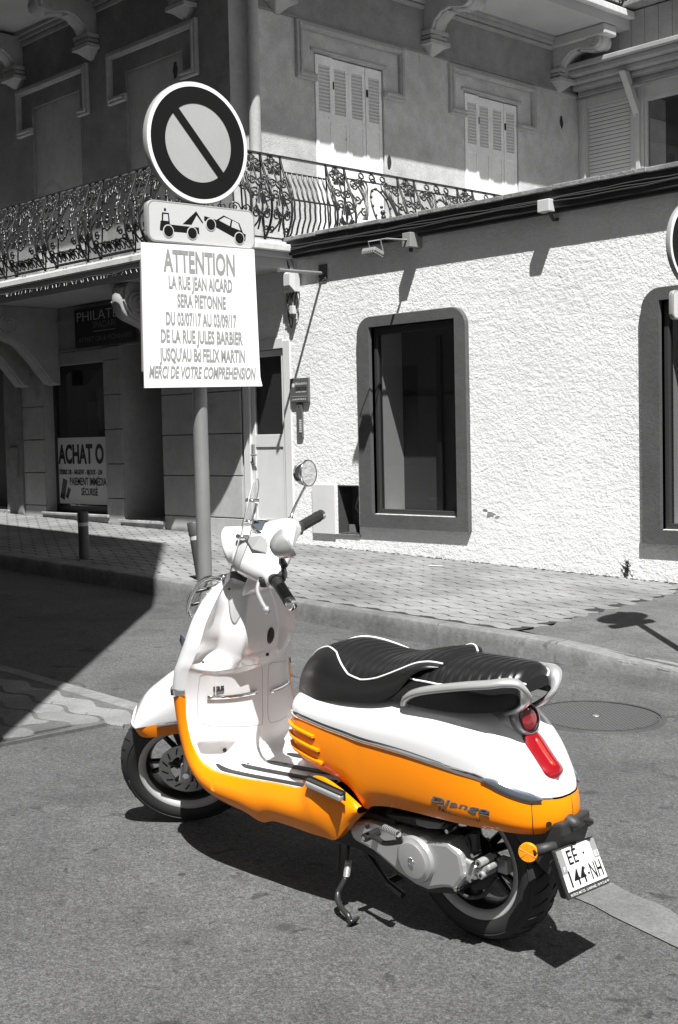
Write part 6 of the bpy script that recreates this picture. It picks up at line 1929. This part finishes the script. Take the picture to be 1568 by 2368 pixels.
def ptext(body, u, v, hgt, wid, m, bold=0, e=.003):
    o = text_mesh(body, 1.0, m, Matrix.Identity(4), 'plate_lettering', None, 0, bold, 'CENTER', 1, .0)
    xs = [w.co.x for w in o.data.vertices]; ys = [w.co.y for w in o.data.vertices]
    w_ = max(xs)-min(xs); mx = (max(xs)+min(xs))/2; h_ = max(ys)-min(ys); my = (max(ys)+min(ys))/2
    for w in o.data.vertices: w.co = PLM(u+(w.co.x-mx)/w_*wid, v-(w.co.y-my)/h_*hgt, e)
    o.parent = pl; o.data.update()
ptext('EE', .35, .225, .29, .24, M['signblack'], .006); pquad(.60, .215, .64, .255, .003, M['signblack'], 'plate_dash', pl)
ptext('144', .325, .63, .33, .38, M['signblack'], .004); pquad(.565, .625, .61, .665, .003, M['signblack'], 'plate_dash', pl)
ptext('NH', .775, .63, .33, .28, M['signblack'], .006)
ptext('F', .09, .41, .09, .05, M['platewhite'], .01); ptext('83', .91, .33, .13, .105, M['platewhite'], .01)
ptext('PATRICK MOTOS - St RAPHAËL / 04 94 53 65 99', .5, .925, .065, .92, M['platewhite'], .004)
for u, v in ((.40, .045), (.50, .515)):
    MB().sphere(PLM(u, v, .003), .004, 8, 5).build('plate_screw', M['rimdark'], pl)
MB().prism([PLM(.1, .2, -.01), PLM(.9, .2, -.01), PLM(.8, .9, -.01), PLM(.1, 1.0, -.01)], -en*.03).build('plate_backing', M['plastic'], S_, bevel=.008)
# ---- front rack and shield turn signal
for y in (.085, -.085):
    pts = [(.965, y*.75, .925), (1.01, y*.95, .932), (1.06, y, .912), (1.105, y, .872), (1.135, y, .825), (1.132, y, .795), (1.105, y*.95, .768)]
    MB().tube(crom([Vector(p_) for p_ in pts], 5), .0078, 8).build('front_rack', M['chrome'], S_, smooth=True)
    MB().tube([(1.112, y*.95, .775), (1.085, y*.93, .752)], .013, 8).build('rack_foot', M['plastic'], S_, smooth=True)
for y in (.03, -.03):
    MB().tube(crom([Vector(p_) for p_ in [(1.00, y, .925), (1.08, y, .905), (1.13, y, .87), (1.17, y, .82)]], 5), .0055, 8).build('front_rack', M['chrome'], S_, smooth=True)
for x, z in ((1.06, .915), (1.105, .875), (1.135, .828)):
    MB().tube([(x, -.088, z), (x, .088, z)], .0055, 8).build('rack_bar', M['rimdark'], S_, smooth=True)
p = shield_ring(13.0)[3]
MB().prism([p+Vector((.0, .004, .02)), p+Vector((-.035, .006, .0)), p+Vector((-.005, .008, -.022)), p+Vector((.03, -.01, -.012))], (.004, .008, 0)).build('front_turn_signal', M['smoke'], S_, bevel=.003)
